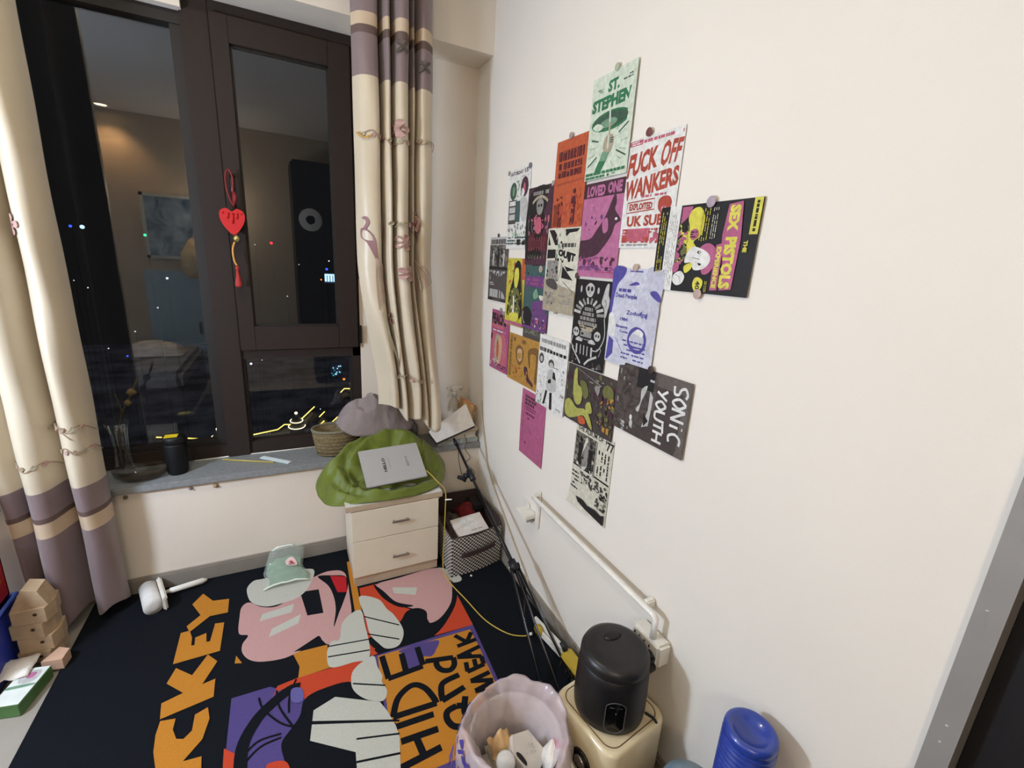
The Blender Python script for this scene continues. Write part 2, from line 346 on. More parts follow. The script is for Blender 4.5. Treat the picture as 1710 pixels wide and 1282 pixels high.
# ================================================================ SETTING
plaster = mat('white wall paint', (226, 219, 208), .75, var=.015, scale=3, bump=.03, bscale=120)
plaster2 = mat('window wall paint', (222, 211, 196), .8, var=.02, scale=4, bump=.03, bscale=120)
ceilm = mat('ceiling paint', (205, 203, 198), .85, var=.02, scale=3)
beigew = mat('beige rear wall paint', (176, 160, 138), .8, var=.03, scale=3)
tile = mat('grey floor tile', (150, 143, 132), .35, var=.06, scale=7)
grey_trim = mat('grey skirting', (138, 130, 120), .45, var=.06, scale=14)
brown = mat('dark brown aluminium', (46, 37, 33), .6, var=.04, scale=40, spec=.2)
brown_in = mat('shaded brown rebate', (30, 25, 23), .6, var=.04, scale=40)  # darker copy of the frame brown, shade in recesses painted in
stone = mat('grey stone sill', (132, 134, 134), .35, var=.12, scale=60)
glass = mixmat('window glass', 'glass', (255, 255, 255), .047, .0)
def st(mb, name, **k): return mb.build(name, kind='structure', **k)
st(MB().box((-3.7, -3.55, -.1), (.5, .36, 0), tile), 'floor')
st(MB().box((-3.7, -3.55, 2.7), (.5, .36, 2.8), ceilm), 'ceiling')
b = MB()
b.box((-3.6, 0, 0), (0, .35, .482), plaster2); b.box((-3.6, 0, .482), (-2.3, .35, 2.405), plaster2)
b.box((-.60, .19, .513), (0, .35, 2.405), plaster2); b.box((-3.6, 0, 2.405), (0, .35, 2.7), plaster2)
b.box((-2.3, .15, 2.345), (-1.215, .35, 2.405), plaster2)
st(b, 'wall_back')
b = MB(); b.box((0, -2.01, 0), (.15, .35, 2.7), plaster); b.box((0, -2.95, 2.15), (.15, -2.01, 2.7), plaster); b.box((0, -3.55, 0), (.15, -2.95, 2.7), plaster)
st(b, 'wall_right')
st(MB().box((-3.75, -3.55, 0), (-3.6, .35, 2.7), plaster), 'wall_left')
st(MB().box((-3.6, -3.55, 0), (0, -3.4, 2.7), beigew), 'wall_front')
doorgrey = mat('grey metal door casing', (140, 136, 132), .4, var=.05, scale=12)
b = MB(); b.box((-.012, -2.043, 0), (.15, -2.008, 2.15), doorgrey); b.box((-.012, -2.95, 2.11), (.15, -2.008, 2.15), doorgrey)
wh = mat('white fleck', (190, 188, 184), .5)
for (y, z, r) in ((-2.022, 1.02, .002), (-2.026, .80, .0025), (-2.025, .765, .002)):
    b.lathe([(0, 0), (r, 0), (r, .0006), (0, .0006)], (-.0122, y, z), wh, 10, Matrix.Rotation(-PI/2, 4, 'Y'))
st(b, 'trim_1')
doorway_dark = mat('dark doorway face', (20, 16, 17), .6, var=.2, scale=6)
d = MB().box((.03, -2.94, .005), (.07, -2.044, 2.108), doorway_dark); d1 = st(d, 'dark_doorway_1')  # near-black sheet standing for the unlit open doorway
b = MB(); b.tube([(.03, -2.85, 1.0), (-.02, -2.85, 1.0), (-.02, -2.73, 1.0)], .009, mat('steel handle', (120, 120, 120), .3, 1)); b.build('door_handle', d1)
# skirting
b = MB(); b.box((-3.6, -.014, 0), (0, 0, .068), grey_trim); b.box((-3.6, -.010, .068), (0, 0, .076), grey_trim); st(b, 'baseboard_back')
b = MB(); b.box((-.014, -2.008, 0), (0, -.014, .062), grey_trim); b.box((-.010, -2.008, .062), (0, -.014, .070), grey_trim); st(b, 'baseboard_right')
# sill
b = MB(); b.box((-2.3, -.022, .482), (0, .19, .513), stone, bev=.004)
b.tube([(-1.36, .182, .5145), (-1.22, .185, .516), (-1.0, .184, .515), (-.8, .184, .515)], .003, mat('white sealant', (225, 222, 214), .5), 6); st(b, 'window_sill')
# window frame
b = MB(); Y0, Y1 = .19, .25
b.box((-2.3, Y0, .515), (-.60, Y1, .575), brown); b.box((-2.3, Y0, 2.30), (-1.215, Y1, 2.405), brown_in); b.box((-1.130, Y0-.012, 2.362), (-.60, Y1, 2.404), brown)  # left head strip is dark because its shadow is put into the colour
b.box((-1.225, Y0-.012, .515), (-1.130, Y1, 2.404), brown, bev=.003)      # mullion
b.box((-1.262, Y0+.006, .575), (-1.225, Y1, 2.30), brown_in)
b.box((-.638, Y0, .515), (-.60, Y1, 2.404), brown); b.box((-1.13, Y0, .988), (-.60, Y1, 1.034), brown)
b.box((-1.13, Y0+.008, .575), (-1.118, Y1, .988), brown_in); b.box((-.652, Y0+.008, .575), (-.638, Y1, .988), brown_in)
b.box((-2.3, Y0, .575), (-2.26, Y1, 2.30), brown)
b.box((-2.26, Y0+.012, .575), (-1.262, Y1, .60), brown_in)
win = st(b, 'window_1')
b = MB(); b.box((-2.262, .222, .575), (-1.25, .227, 2.305), glass); b.build('fixed_pane', win)
b = MB(); b.box((-1.12, .222, .575), (-.64, .227, .99), glass); b.build('lower_pane', win)
# sash, hinge on the right, a touch open
hinge = V((-.61, .18, 0)); RM = Matrix.Translation(hinge) @ Matrix.Rotation(math.radians(1.2), 4, 'Z') @ Matrix.Translation(-hinge)
b = MB()
for a_, c_ in (((-1.128, .168, 1.036), (-1.066, .215, 2.36)), ((-.702, .168, 1.036), (-.612, .215, 2.36)), ((-1.066, .168, 1.036), (-.702, .215, 1.146)), ((-1.066, .168, 2.265), (-.702, .215, 2.36))):
    b.box(a_, c_, brown, RM, .002)
for a_, c_ in (((-1.066, .185, 1.146), (-1.058, .2, 2.265)), ((-.71, .185, 1.146), (-.702, .2, 2.265)), ((-1.066, .185, 2.257), (-.702, .2, 2.265)), ((-1.066, .185, 1.146), (-.702, .2, 1.152))):
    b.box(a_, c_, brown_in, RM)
sash = b.build('sash', win)
b = MB(); b.box((-1.064, .190, 1.148), (-.704, .195, 2.263), glass, RM); b.build('sash_pane', sash)
b = MB(); bk = mat('black hinge', (22, 20, 20), .4)
for z in (1.10, 1.42): b.box((-.606, .168, z-.045), (-.594, .19, z+.045), bk, bev=.002)
b.build('hinge', win)
hm = mat('brown window handle', (60, 48, 42), .35, .6)
b = MB(); b.box((-1.112, .158, 1.70), (-1.084, .17, 1.80), hm, bev=.003); b.tube([(-1.098, .16, 1.775), (-1.098, .132, 1.775), (-1.098, .126, 1.75), (-1.098, .128, 1.65)], .009, hm); b.build('handle', sash)
# rear of the room, seen in the panes
b = MB(); b.box((-2.23, -3.4, 0), (-1.75, -3.372, 1.22), mat('pale blue door leaf', (150, 170, 178), .5)); d2 = st(b, 'door_2')
MB().box((-1.80, -3.372, .55), (-1.78, -3.34, .68), mat('steel handle', (120, 120, 120), .3, 1)).build('door_handle', d2)
t = thing('picture', 'pale picture in a thin frame on the rear wall, mirrored in the big window pane', 'picture')
b = MB(); fm = mat('pale frame', (170, 172, 160), .5)
for a_, c_ in (((-2.18, 1.34), (-1.70, 1.37)), ((-2.18, 1.95), (-1.70, 1.98)), ((-2.18, 1.34), (-2.15, 1.98)), ((-1.73, 1.34), (-1.70, 1.98))): b.box((a_[0], -3.4, a_[1]), (c_[0], -3.375, c_[1]), fm)
b.build('frame', t)
MB().box((-2.15, -3.398, 1.37), (-1.73, -3.385, 1.95), photo_mat('grey blue picture', (60, 76, 92), (150, 165, 170), 5, .2)).build('print', t)
b = MB(); bg = mat('cream cloth bag', (196, 176, 140), .9)
b.lathe([(0, 0), (.09, .01), (.14, .10), (.13, .25), (.06, .38), (.02, .42), (0, .42)], (-1.74, -3.24, 1.15), bg, 20)
b.tube([(-1.74, -3.24, 1.56), (-1.74, -3.33, 1.68), (-1.74, -3.38, 1.69)], .006, bg)
b.build('hanging_bag', label='cream cloth bag hanging on the rear wall beside the picture, mirrored in the big pane', cat='bag')
t = thing('wardrobe', 'tall black wardrobe standing in for an unidentified dark shape mirrored in the sash pane', 'wardrobe')  # made-up wardrobe that gives the sash pane its dark reflection
bw = mat('black lacquer', (16, 16, 19), .5)
MB().box((-.66, -3.39, 0), (-.03, -2.95, 2.40), bw, bev=.02).build('body', t)
for x in (-.66, -.35): MB().box((x+.01, -2.95, .06), (x+.30, -2.935, 2.36), bw, bev=.004).build('door', t)
b = MB(); RX = Matrix.Rotation(-PI/2, 4, 'X')
b.lathe([(.045, 0), (.115, 0), (.12, .01), (.115, .02), (.045, .02), (.045, 0)], (-.50, -2.934, 1.82), mat('white plate', (215, 215, 210), .5), 40, Matrix.Rotation(-PI/2, 4, 'X') @ Matrix.Scale(-1, 4, (0, 0, 1)))
b.build('reflected_ring', label='round white ring hung on the black wardrobe door, mirrored in the sash pane', cat='ring_shape')  # plain ring standing in for a pale ring of unknown kind in the reflection
t = thing('bed', 'bed with white pillow at the rear of the room, mirrored in the big pane', 'bed')
MB().box((-2.6, -3.2, .0), (-1.76, -1.9, .28), mat('dark bed base', (52, 46, 44), .7), bev=.02).build('base', t)
MB().box((-2.6, -3.2, .28), (-1.76, -1.9, .45), mat('grey mattress', (120, 116, 112), .9), bev=.04).build('mattress', t)
b = MB(); b.grid(lambda u, v: V((-2.35+.5*u, -2.9+.35*v, .46+.13*math.sin(PI*u)**.5*math.sin(PI*v)**.5)), 12, 12, mat('pillow linen', (196, 186, 172), .9)); b.build('pillow', label='white pillow on the bed mirrored in the window', cat='pillow')
t = thing('ceiling_downlight', 'small round warm ceiling downlight, mirrored at upper left of window', 'lamp')
b = MB(); b.lathe([(.05, 0), (.065, -.004), (.065, -.010), (.048, -.012), (.05, 0)], (-2.336, -3.24, 2.7), mat('white bezel', (235, 235, 230), .4)); b.build('bezel', t)
b = MB(); b.lathe([(0, -.006), (.047, -.006), (.047, -.003), (0, -.003)], (-2.336, -3.24, 2.7), emat('warm lamp face', (255, 224, 170), 45)); b.build('diffuser', t)
# ================================================================ CITY OUTSIDE (night)
gold = emat('gold roof light line', (255, 226, 110), 2.2); goldw = emat('pale gold light', (255, 240, 190), 2.4)
haze = mat('dark city ground', (120, 120, 130), .9, var=.6, scale=.12)
MB().box((-160, 25, -45), (160, 260, -44), haze).build('city_ground', kind='structure')
gp = 'golden light lines along the temple roofs outside'
LN = [([(-5.8, -21.2), (-2.8, -20.8), (-2.0, -20.2), (-1.1, -20.3)], 'long golden light line rising to the pagoda, seen through the lower pane'),
 ([(.1, -19.6), (1.7, -18.1)], 'steep golden light line just right of the pagoda'),
 ([(2.2, -19.6), (2.9, -18.9)], 'short golden line highest in the cluster right of the pagoda'),
 ([(1.9, -21.0), (2.8, -20.2)], 'middle golden stroke of the cluster above the wicker basket'),
 ([(2.3, -21.1), (2.9, -20.5)], 'lowest short golden stroke of the cluster above the wicker basket'),
 ([(2.7, -21.5), (4.5, -19.8)], 'long slanting golden line disappearing behind the grey clothes'),
 ([(5.0, -16.4), (5.5, -15.9), (6.6, -16.0)], 'bent golden line at the right edge of the lower pane'),
 ([(6.2, -15.3), (6.6, -15.1)], 'tiny golden stroke highest at right of the lower pane'),
 ([(5.0, -21.8), (5.4, -21.3)], 'tiny golden stroke beside the grey clothes'),
 ([(-12.4, -20.8), (-9.9, -21.3), (-8.7, -21.4)], 'straight golden line between black bottle and mullion'),
 ([(-15.4, -20.3), (-14.8, -20.4)], 'short golden line left of the black bottle')]
for p, l in LN:
    b = MB(); b.tube([(x, 60, z) for x, z in p], .065, gold, 6)
    b.tube([(x, 60.6, z-1.2) for x, z in p], .5, haze, 6)
    b.build('roof_light_line', label=l, cat='roof light', group=gp)
def pagoda(x, z, label):
    t = thing('pagoda', label, 'pagoda', group='lit pagodas outside the window')
    b = MB(); b.lathe([(0, .85), (.14, .88), (.2, 1.02), (.14, 1.16), (0, 1.2)], (x, 60, z), goldw, 12); b.build('finial', t)
    b = MB()
    for r, zz in ((.75, 0), (1.0, -.75)):
        b.tube([(x+r*math.cos(a*PI/12), 60+r*math.sin(a*PI/12), z+zz+.1*math.sin(a*PI/12)) for a in range(24)], .05, goldw, 6, True)
    b.build('eave_lights', t)
    b = MB(); b.lathe([(.9, -3), (.8, -.8), (.95, -.78), (.5, -.1), (.7, 0), (.15, .9), (0, .9)], (x, 60, z), haze, 16); b.build('roof', t)
pagoda(-.55, -19.8, 'golden lit pagoda in the middle of the lower window pane')
pagoda(-9.3, -21.0, 'golden lit pagoda just left of the window mullion')
DT = [((-5.1, -12), .14, 'w', 'white street light at top left of the lower pane'), ((-3.9, -11.6), .05, 'w', 'faint white light at the top edge of the lower pane'),
 ((-15.2, -2.0+4.3), .01, 'w', None), ((-1.9, 2.3), .16, 'r', 'red light high in the sash pane'), ((-4.3, -1.0), .06, 'w', 'small white light at left of the sash pane'),
 ((-3.6, 2.0), .05, 'w', 'small white light beside the red charm'), ((4.3, .6), .08, 'w', 'white light above the blue sign in the sash pane'),
 ((4.0, -.4), .16, 'b', 'deep blue light above the bright sign in the sash pane'), ((3.3, -1.7), .1, 'o', 'orange light left of the bright blue sign'),
 ((-.6, -3.8), .07, 'w', 'faint white light low in the sash pane'), ((.9, 0), .05, 'w', 'faint white light in the dark middle of the sash pane'),
 ((5.5, -14.6), .16, 'o', 'orange light above the golden line at right of lower pane'), ((2.4, -18.5), .06, 'w', 'tiny white light right of the pagoda'),
 ((-19.6, 2.7), .14, 'b', 'blue light beside the left curtain'), ((-18.7, 2.7), .2, 'c', 'bright pale blue light beside the left curtain'),
 ((-13.7, 2.3), .14, 'g', 'green light inside the mirrored picture'), ((-12.3, -2.1), .12, 'w', 'white light at the right of the big pane'),
 ((-13.5, -5.3), .07, 'w', 'small white light lower in the big pane'), ((-15.8, -7.9), .07, 'w', 'small white light above the mirrored pillow'),
 ((-21.0, -3.5), .08, 'w', 'pinkish white light nearest the left curtain'), ((-20.1, -2.6), .05, 'w', 'upper faint light right of the left curtain'),
 ((-19.1, -3.3), .06, 'w', 'lower faint light right of the left curtain'), ((-18.3, -9.7), .06, 'w', 'faint light low beside the left curtain'), ((-16.8, -10.6), .1, 'b', 'bluish light above the mirrored bed')]
EC = dict(w=emat('white city light', (230, 235, 255), 1.6), r=emat('red city light', (255, 40, 60), 1.8), b=emat('blue city light', (60, 90, 255), 1.6), o=emat('orange city light', (255, 140, 60), 1.6), g=emat('green city light', (40, 255, 160), 1.5), c=emat('ice blue city light', (170, 215, 255), 2))
for (x, z), r, k, l in DT:
    if not l: continue
    b = MB(); b.lathe([(0, -r), (r*.8, -r*.6), (r, 0), (r*.8, r*.6), (0, r)], (x, 60, z), EC[k], 10)
    o_ = b.build('city_light', label=l, cat='light', group='distant city lights')
    MB().tube([(x, 60.3, -44), (x, 60.3, z), (x, 60, z)], .012, mat('black mast', (4, 4, 5), .95, var=0, spec=0), 4).build('mast', o_)
b = MB()
for i in range(4): b.box((3.75+i*.33, 60, -1.9), (3.95+i*.33, 60.2, -1.1), EC['c'])
b.box((3.75, 60, -1.15), (4.95, 60.2, -1.0), EC['c'])
b.box((3.7, 60.2, -2.1), (5.0, 60.6, -.9), haze); b.build('lit_sign', label='bright pale blue lit sign in the sash pane', cat='sign')
b = MB(); rr = random.Random(4)
for i in range(16):
    x = 3.9+rr.random()*1.3; z = -14.3+rr.random()*1.2+(x-3.9)*.4; b.box((x, 60, z), (x+.1, 60.1, z+.12), EC['c'] if i % 2 else emat('teal city light', (60, 170, 190), 1.2))
b.box((3.8, 60.2, -14.5), (5.4, 60.6, -12.6), haze); b.build('lit_facade', label='building front with a swarm of teal lit windows in the lower pane', cat='building')

# ================================================================ POSTERS ON THE RIGHT WALL
INK = dict(black='1f1c1d', white='dcdad4', cream='cfc9b4', pgreen='c9d4bd', green='2f7a4c', dgreen='3c5a45', mgreen='6f9a78', red='b5402f', orange='c4522c', maroon='5b2027',
           pink='b9638f', hotpink='b4527c', plum='4a2838', purple='6a3a78', lilac='bab9cb', blue='4c459c', yellow='c9bb2e', yell2='d9cf3e', ochre='b9822e', dochre='7c5524', grey='8d8983',
           dgrey='4c4644', brown='453b37', tan='a89a80', magenta='a8436f', dmag='6b2348', rose='c0566b', skin='c99a72', teal='3a5a58', olive='6a6a35', lolive='aaa84a', lgrey='b9b7b2', pblue='c3c3d2')
def soft(h):
    c = [int(h[i:i+2], 16) for i in (0, 2, 4)]; g = sum(c)/3; return [min(255, max(0, (x+(g-x)*.16)*.96+3)) for x in c]
INKM = {k: mat('ink '+k, soft(v), .5, var=.14, scale=70, spec=.3) for k, v in INK.items()}
ORD = [0]
PG = 'band posters on the right wall'
def poster(label, L, top, w=.210, h=.297, bg='white', draw=None, curl=.004, order=0, skew=0, cl2=0):
    off = .0012+.0011*order
    def fn(u, v, hh):
        c = curl*(v**3)*(.5+.5*math.sin(u*2.2+L*9)) + .002*math.sin(v*3.1)*(1-u) + cl2*max(0, v-.75)**2*16*max(0, .7-u)
        return V((-(off+abs(c)+hh), -(L+u*w), top-v*h-skew*u))
    b = MB()
    b.grid(lambda u, v: fn(u, v, 0), 8, 12, INKM[bg], False)
    b.grid(lambda u, v: fn(u, v, -.0003), 8, 12, INKM[bg], False)
    c = CV(b, fn, INKM, w, h, dz=.00004, z0=.0002)
    if draw: draw(c)
    return b.build('poster', label=label, cat='poster', group=PG, recalc=False)
def fig(c, k, u, v, s, arms=0):     # a simple standing figure, centre of the head at u, v
    c.ell(k, u, v, .10*s, .07*s*c.sx/c.sy*1.4)
    c.smooth(k, [(u-.16*s, v+.14*s), (u, v+.09*s), (u+.16*s, v+.14*s), (u+.12*s, v+.42*s), (u+.13*s, v+.72*s), (u+.02*s, v+.72*s), (u, v+.5*s), (u-.04*s, v+.72*s), (u-.14*s, v+.72*s), (u-.11*s, v+.4*s)])
def d_green(c):
    c.rect('pgreen', 0, 0, 1, 1)
    c.text('green', 'ST.', .38, .075, .64, .185, .05); c.dashes('dgreen', .1, .12, .26, .16, 2, 1); c.dashes('dgreen', .72, .09, .92, .14, 2, 2)
    c.text('green', 'STEPHEN.', .03, .21, .97, .335, .06)
    c.ell('green', .5, .455, .44, .095, 36); c.ell('dgreen', .5, .452, .40, .075, 30); c.ell('mgreen', .47, .475, .2, .042, 24); c.smooth('pgreen', [(.10, .47), (.22, .45), (.36, .5), (.24, .525), (.14, .5)])
    c.poly('white', [(.47, .36), (.5, .36), (.53, .52), (.5, .56)])
    c.smooth('tan', [(.49, .48), (.53, .48), (.54, .58), (.6, .6), (.64, .68), (.58, .76), (.46, .78), (.40, .70), (.42, .62), (.50, .58)])
    c.poly('mgreen', [(.40, .74), (.57, .76), (.50, .84), (.40, .93), (.24, .93), (.33, .83)]); c.poly('green', [(.33, .83), (.50, .84), (.40, .93), (.24, .93)])
    c.smooth('pgreen', [(.5, .6), (.52, .6), (.53, .7), (.5, .72)]); c.dashes('dgreen', .56, .62, .64, .68, 3, 7)
    for i in range(14):
        a = -PI/2+(i-6.5)*.42; c.stroke('mgreen', .0012, [(.5+.30*math.cos(a), .70+.16*math.sin(a)), (.5+.46*math.cos(a), .70+.23*math.sin(a))], False)
    c.stroke('dgreen', .004, [(.1, .60), (.28, .63)]); c.stroke('dgreen', .004, [(.06, .86), (.27, .78)]); c.stroke('dgreen', .004, [(.72, .76), (.94, .83)]); c.stroke('dgreen', .004, [(.74, .60), (.93, .53)])
    c.dashes('green', .03, .925, .97, .955, 1, 3, 1, h=.9); c.dashes('green', .03, .965, .62, .99, 1, 4, .9, h=.9); c.dashes('mgreen', .68, .965, .95, .985, 1, 5)
def d_fuck(c):
    c.rect('rose', .0, .015, .26, .06); c.dashes('white', .04, .02, .24, .055, 2, 4); c.dashes('rose', .28, .02, .98, .05, 1, 11, .95, h=.9)
    Q = lambda *a: a
    c.text('red', 'FUCK', 0, 0, 0, 0, .045, quad=[(.04, .13), (.58, .10), (.58, .29), (.0, .35)]); c.text('red', 'OFF', 0, 0, 0, 0, .035, quad=[(.66, .08), (1.0, .09), (.95, .28), (.62, .30)])
    c.text('red', 'WANKERS', 0, 0, 0, 0, .045, quad=[(.02, .37), (.98, .31), (.99, .47), (0, .56)])
    c.dashes('rose', .36, .515, .86, .54, 1, 12, h=.8)
    c.stroke('red', .003, [(.1, .575), (.62, .56), (.63, .655), (.09, .67), (.1, .575)], False); c.text('red', 'EXPLOITED', .14, .585, .59, .65, .05)
    c.smooth('red', [(.70, .58), (.78, .55), (.88, .56), (.93, .61), (.90, .67), (.84, .72), (.80, .78), (.76, .70), (.70, .65)]); c.ell('rose', .80, .66, .05, .03); c.ell('white', .78, .655, .012, .008); c.ell('white', .83, .655, .012, .008)
    c.text('red', 'UK SUBS', .12, .70, .92, .80, .04)
    c.rect('rose', .05, .82, .60, .94); c.dashes('white', .07, .83, .58, .875, 1, 5, 1, h=.8); c.dashes('red', .07, .82, .9, .87, 2, 15); c.dashes('red', .22, .89, .60, .945, 1, 35, .95, h=.95)
    c.rect('red', .05, .89, .16, .95); c.blobs(['red', 'rose'], .62, .80, .98, .96, 16, .012, 3); c.dashes('grey', .05, .96, .6, .985, 1, 9)
def d_pink(c):
    c.rect('plum', 0, 0, 1, .155); c.text('pink', 'LOVED', .08, .03, .54, .145, .05); c.text('pink', 'ONE', .60, .02, .93, .135, .05)
    c.blobs(['plum', 'purple'], .1, .2, .55, .5, 8, .010, 5)
    c.smooth('plum', [(.78, .15), (.84, .22), (.82, .30), (.94, .38), (.97, .42), (.86, .45), (.80, .55), (.66, .66), (.48, .76), (.25, .79), (.02, .80), (.0, .62), (.14, .60), (.3, .58), (.45, .48), (.62, .35)], 4)
    c.smooth('pink', [(.55, .42), (.66, .38), (.70, .5), (.6, .53)]); c.ell('white', .87, .395, .03, .014)
    c.blobs(['purple', 'plum', 'magenta'], .05, .78, .95, .92, 40, .010, 6); c.stroke('magenta', .003, [(.5, .94), (.95, .94)]); c.dashes('purple', .05, .88, .9, .93, 3, 8)
def d_zod(c):
    c.rect('pblue', 0, 0, 1, 1); c.smooth('blue', [(0, 0), (.26, 0), (.24, .08), (.12, .17), (.07, .3), (.05, .45), (0, .5), (0, .25)]); c.poly('blue', [(.05, .72), (.16, .76), (.17, .98), (.02, .98)])
    c.smooth('white', [(0, .5), (.1, .48), (.18, .6), (.14, .72), (.04, .7)]); c.smooth('lilac', [(.7, .0), (1, .0), (1, .3), (.86, .3), (.75, .15)]); c.smooth('lilac', [(.12, .22), (.4, .12), (.5, .2), (.3, .26), (.14, .4)])
    c.smooth('blue', [(.80, .22), (.9, .2), (1, .25), (1, .3), (.88, .27)]); c.smooth('blue', [(.36, .17), (.5, .13), (.58, .15), (.5, .165)])
    c.smooth('lilac', [(.60, .32), (.7, .25), (.82, .4), (.80, .5), (.66, .47)]); c.smooth('blue', [(.64, .44), (.7, .41), (.68, .45)]); c.smooth('blue', [(.76, .46), (.8, .42), (.8, .48)])
    c.smooth('blue', [(.46, .72), (.5, .62), (.62, .57), (.78, .6), (.85, .7), (.8, .8), (.66, .84), (.52, .8)]); c.smooth('lilac', [(.5, .72), (.54, .65), (.64, .61), (.76, .64), (.8, .72), (.74, .79), (.62, .8)])
    c.smooth('white', [(.56, .64), (.66, .59), (.77, .62), (.74, .66), (.62, .645)]); c.smooth('lilac', [(.86, .3), (1, .34), (.98, .6), (.88, .85), (.84, .6)])
    c.stroke('blue', .0016, [(.2, .72), (.3, .8), (.4, .88), (.5, .98)]); c.stroke('lilac', .003, [(.44, .5), (.38, .65), (.33, .72)]); c.rect('blue', .36, .022, .62, .035)
    c.text('blue', 'Dead People', .10, .255, .56, .315, .03); c.dashes('blue', .16, .2, .44, .24, 1, 34, .9, h=.8)
    c.text('blue', 'Zodongs', .38, .42, .78, .475, .02); c.text('blue', '1984', .26, .5, .42, .535, .03); c.text('blue', 'Strange', .18, .58, .44, .62, .03); c.text('blue', 'Cages', .28, .63, .46, .665, .03)
    for i in range(5): c.dashes('blue', .36, .72+i*.045, .86, .737+i*.045, 1, i, .8, h=.9)
def d_sonic(c):
    c.rect('brown', 0, 0, 1, 1); c.rect('dgrey', 0, 0, .22, 1); c.rect(photo_mat('street photo', '2b2422', '5a504a', 40, .2), .0, 0, .58, 1, 3)
    c.rect('grey', .03, .1, .05, .6); c.rect('grey', .09, .2, .115, .8); c.rect('brown', .22, 0, .30, 1)
    c.poly(photo_mat('road photo', '4a423e', '6a615b', 60, .3), [(.56, 0), (1, 0), (1, 1), (.52, 1)]); c.rect('black', .30, 0, .54, .28)
    c.smooth('lgrey', [(.38, .30), (.45, .22), (.44, .32), (.40, .45), (.37, .62), (.33, .6), (.38, .48)]); c.poly('lgrey', [(.50, .28), (.55, .35), (.53, .7), (.50, 1), (.42, 1), (.44, .8), (.50, .55)])
    c.poly('black', [(.44, .6), (.52, .7), (.46, .8)]); c.ell('white', .27, .75, .02, .04); c.ell('lgrey', .28, .84, .025, .06); c.rect('lgrey', .48, .12, .54, .15)
    c.blobs(['grey', 'lgrey'], .1, .85, .3, 1, 9, .008, 4); c.ell('white', .2, .28, .006, .008)
    def hand(key, lets, u0, u1, v0, v1, w):
        n = len(lets)
        for i, L in enumerate(lets):
            a = v0+(v1-v0)*i/n; bb = v0+(v1-v0)*(i+.86)/n
            for st_ in L: c.stroke(key, w, [(u0+(u1-u0)*(1-y), a+(bb-a)*x) for x, y in st_])
    S_ = [[(1, .1), (.6, 0), (.1, .2), (.3, .5), (.8, .65), (.8, .95), (.1, 1)]]; O_ = [[(.5, 0), (.05, .5), (.5, 1), (.95, .5), (.5, 0)]]
    N_ = [[(0, 1), (0, 0)], [(0, 0), (1, 1)], [(1, 1), (1, 0)]]; I_ = [[(.5, .35), (.5, 1)], [(.5, 0), (.5, .08)]]; C_ = [[(1, .1), (.4, .1), (.05, .5), (.4, .95), (1, .9)]]
    Y_ = [[(0, 0), (.5, .5)], [(1, 0), (.3, 1)]]; U_ = [[(0, 0), (.1, .85), (.5, 1), (.9, .85), (1, 0)]]; T_ = [[(0, .1), (1, 0)], [(.5, 0), (.5, 1)]]; H_ = [[(0, 0), (0, 1)], [(1, 0), (1, 1)], [(0, .5), (1, .5)]]
    hand('white', [S_, O_, N_, I_, C_], .80, .96, .08, .86, .0075); hand('white', [Y_, O_, U_, T_, H_], .60, .73, .20, .94, .0075)
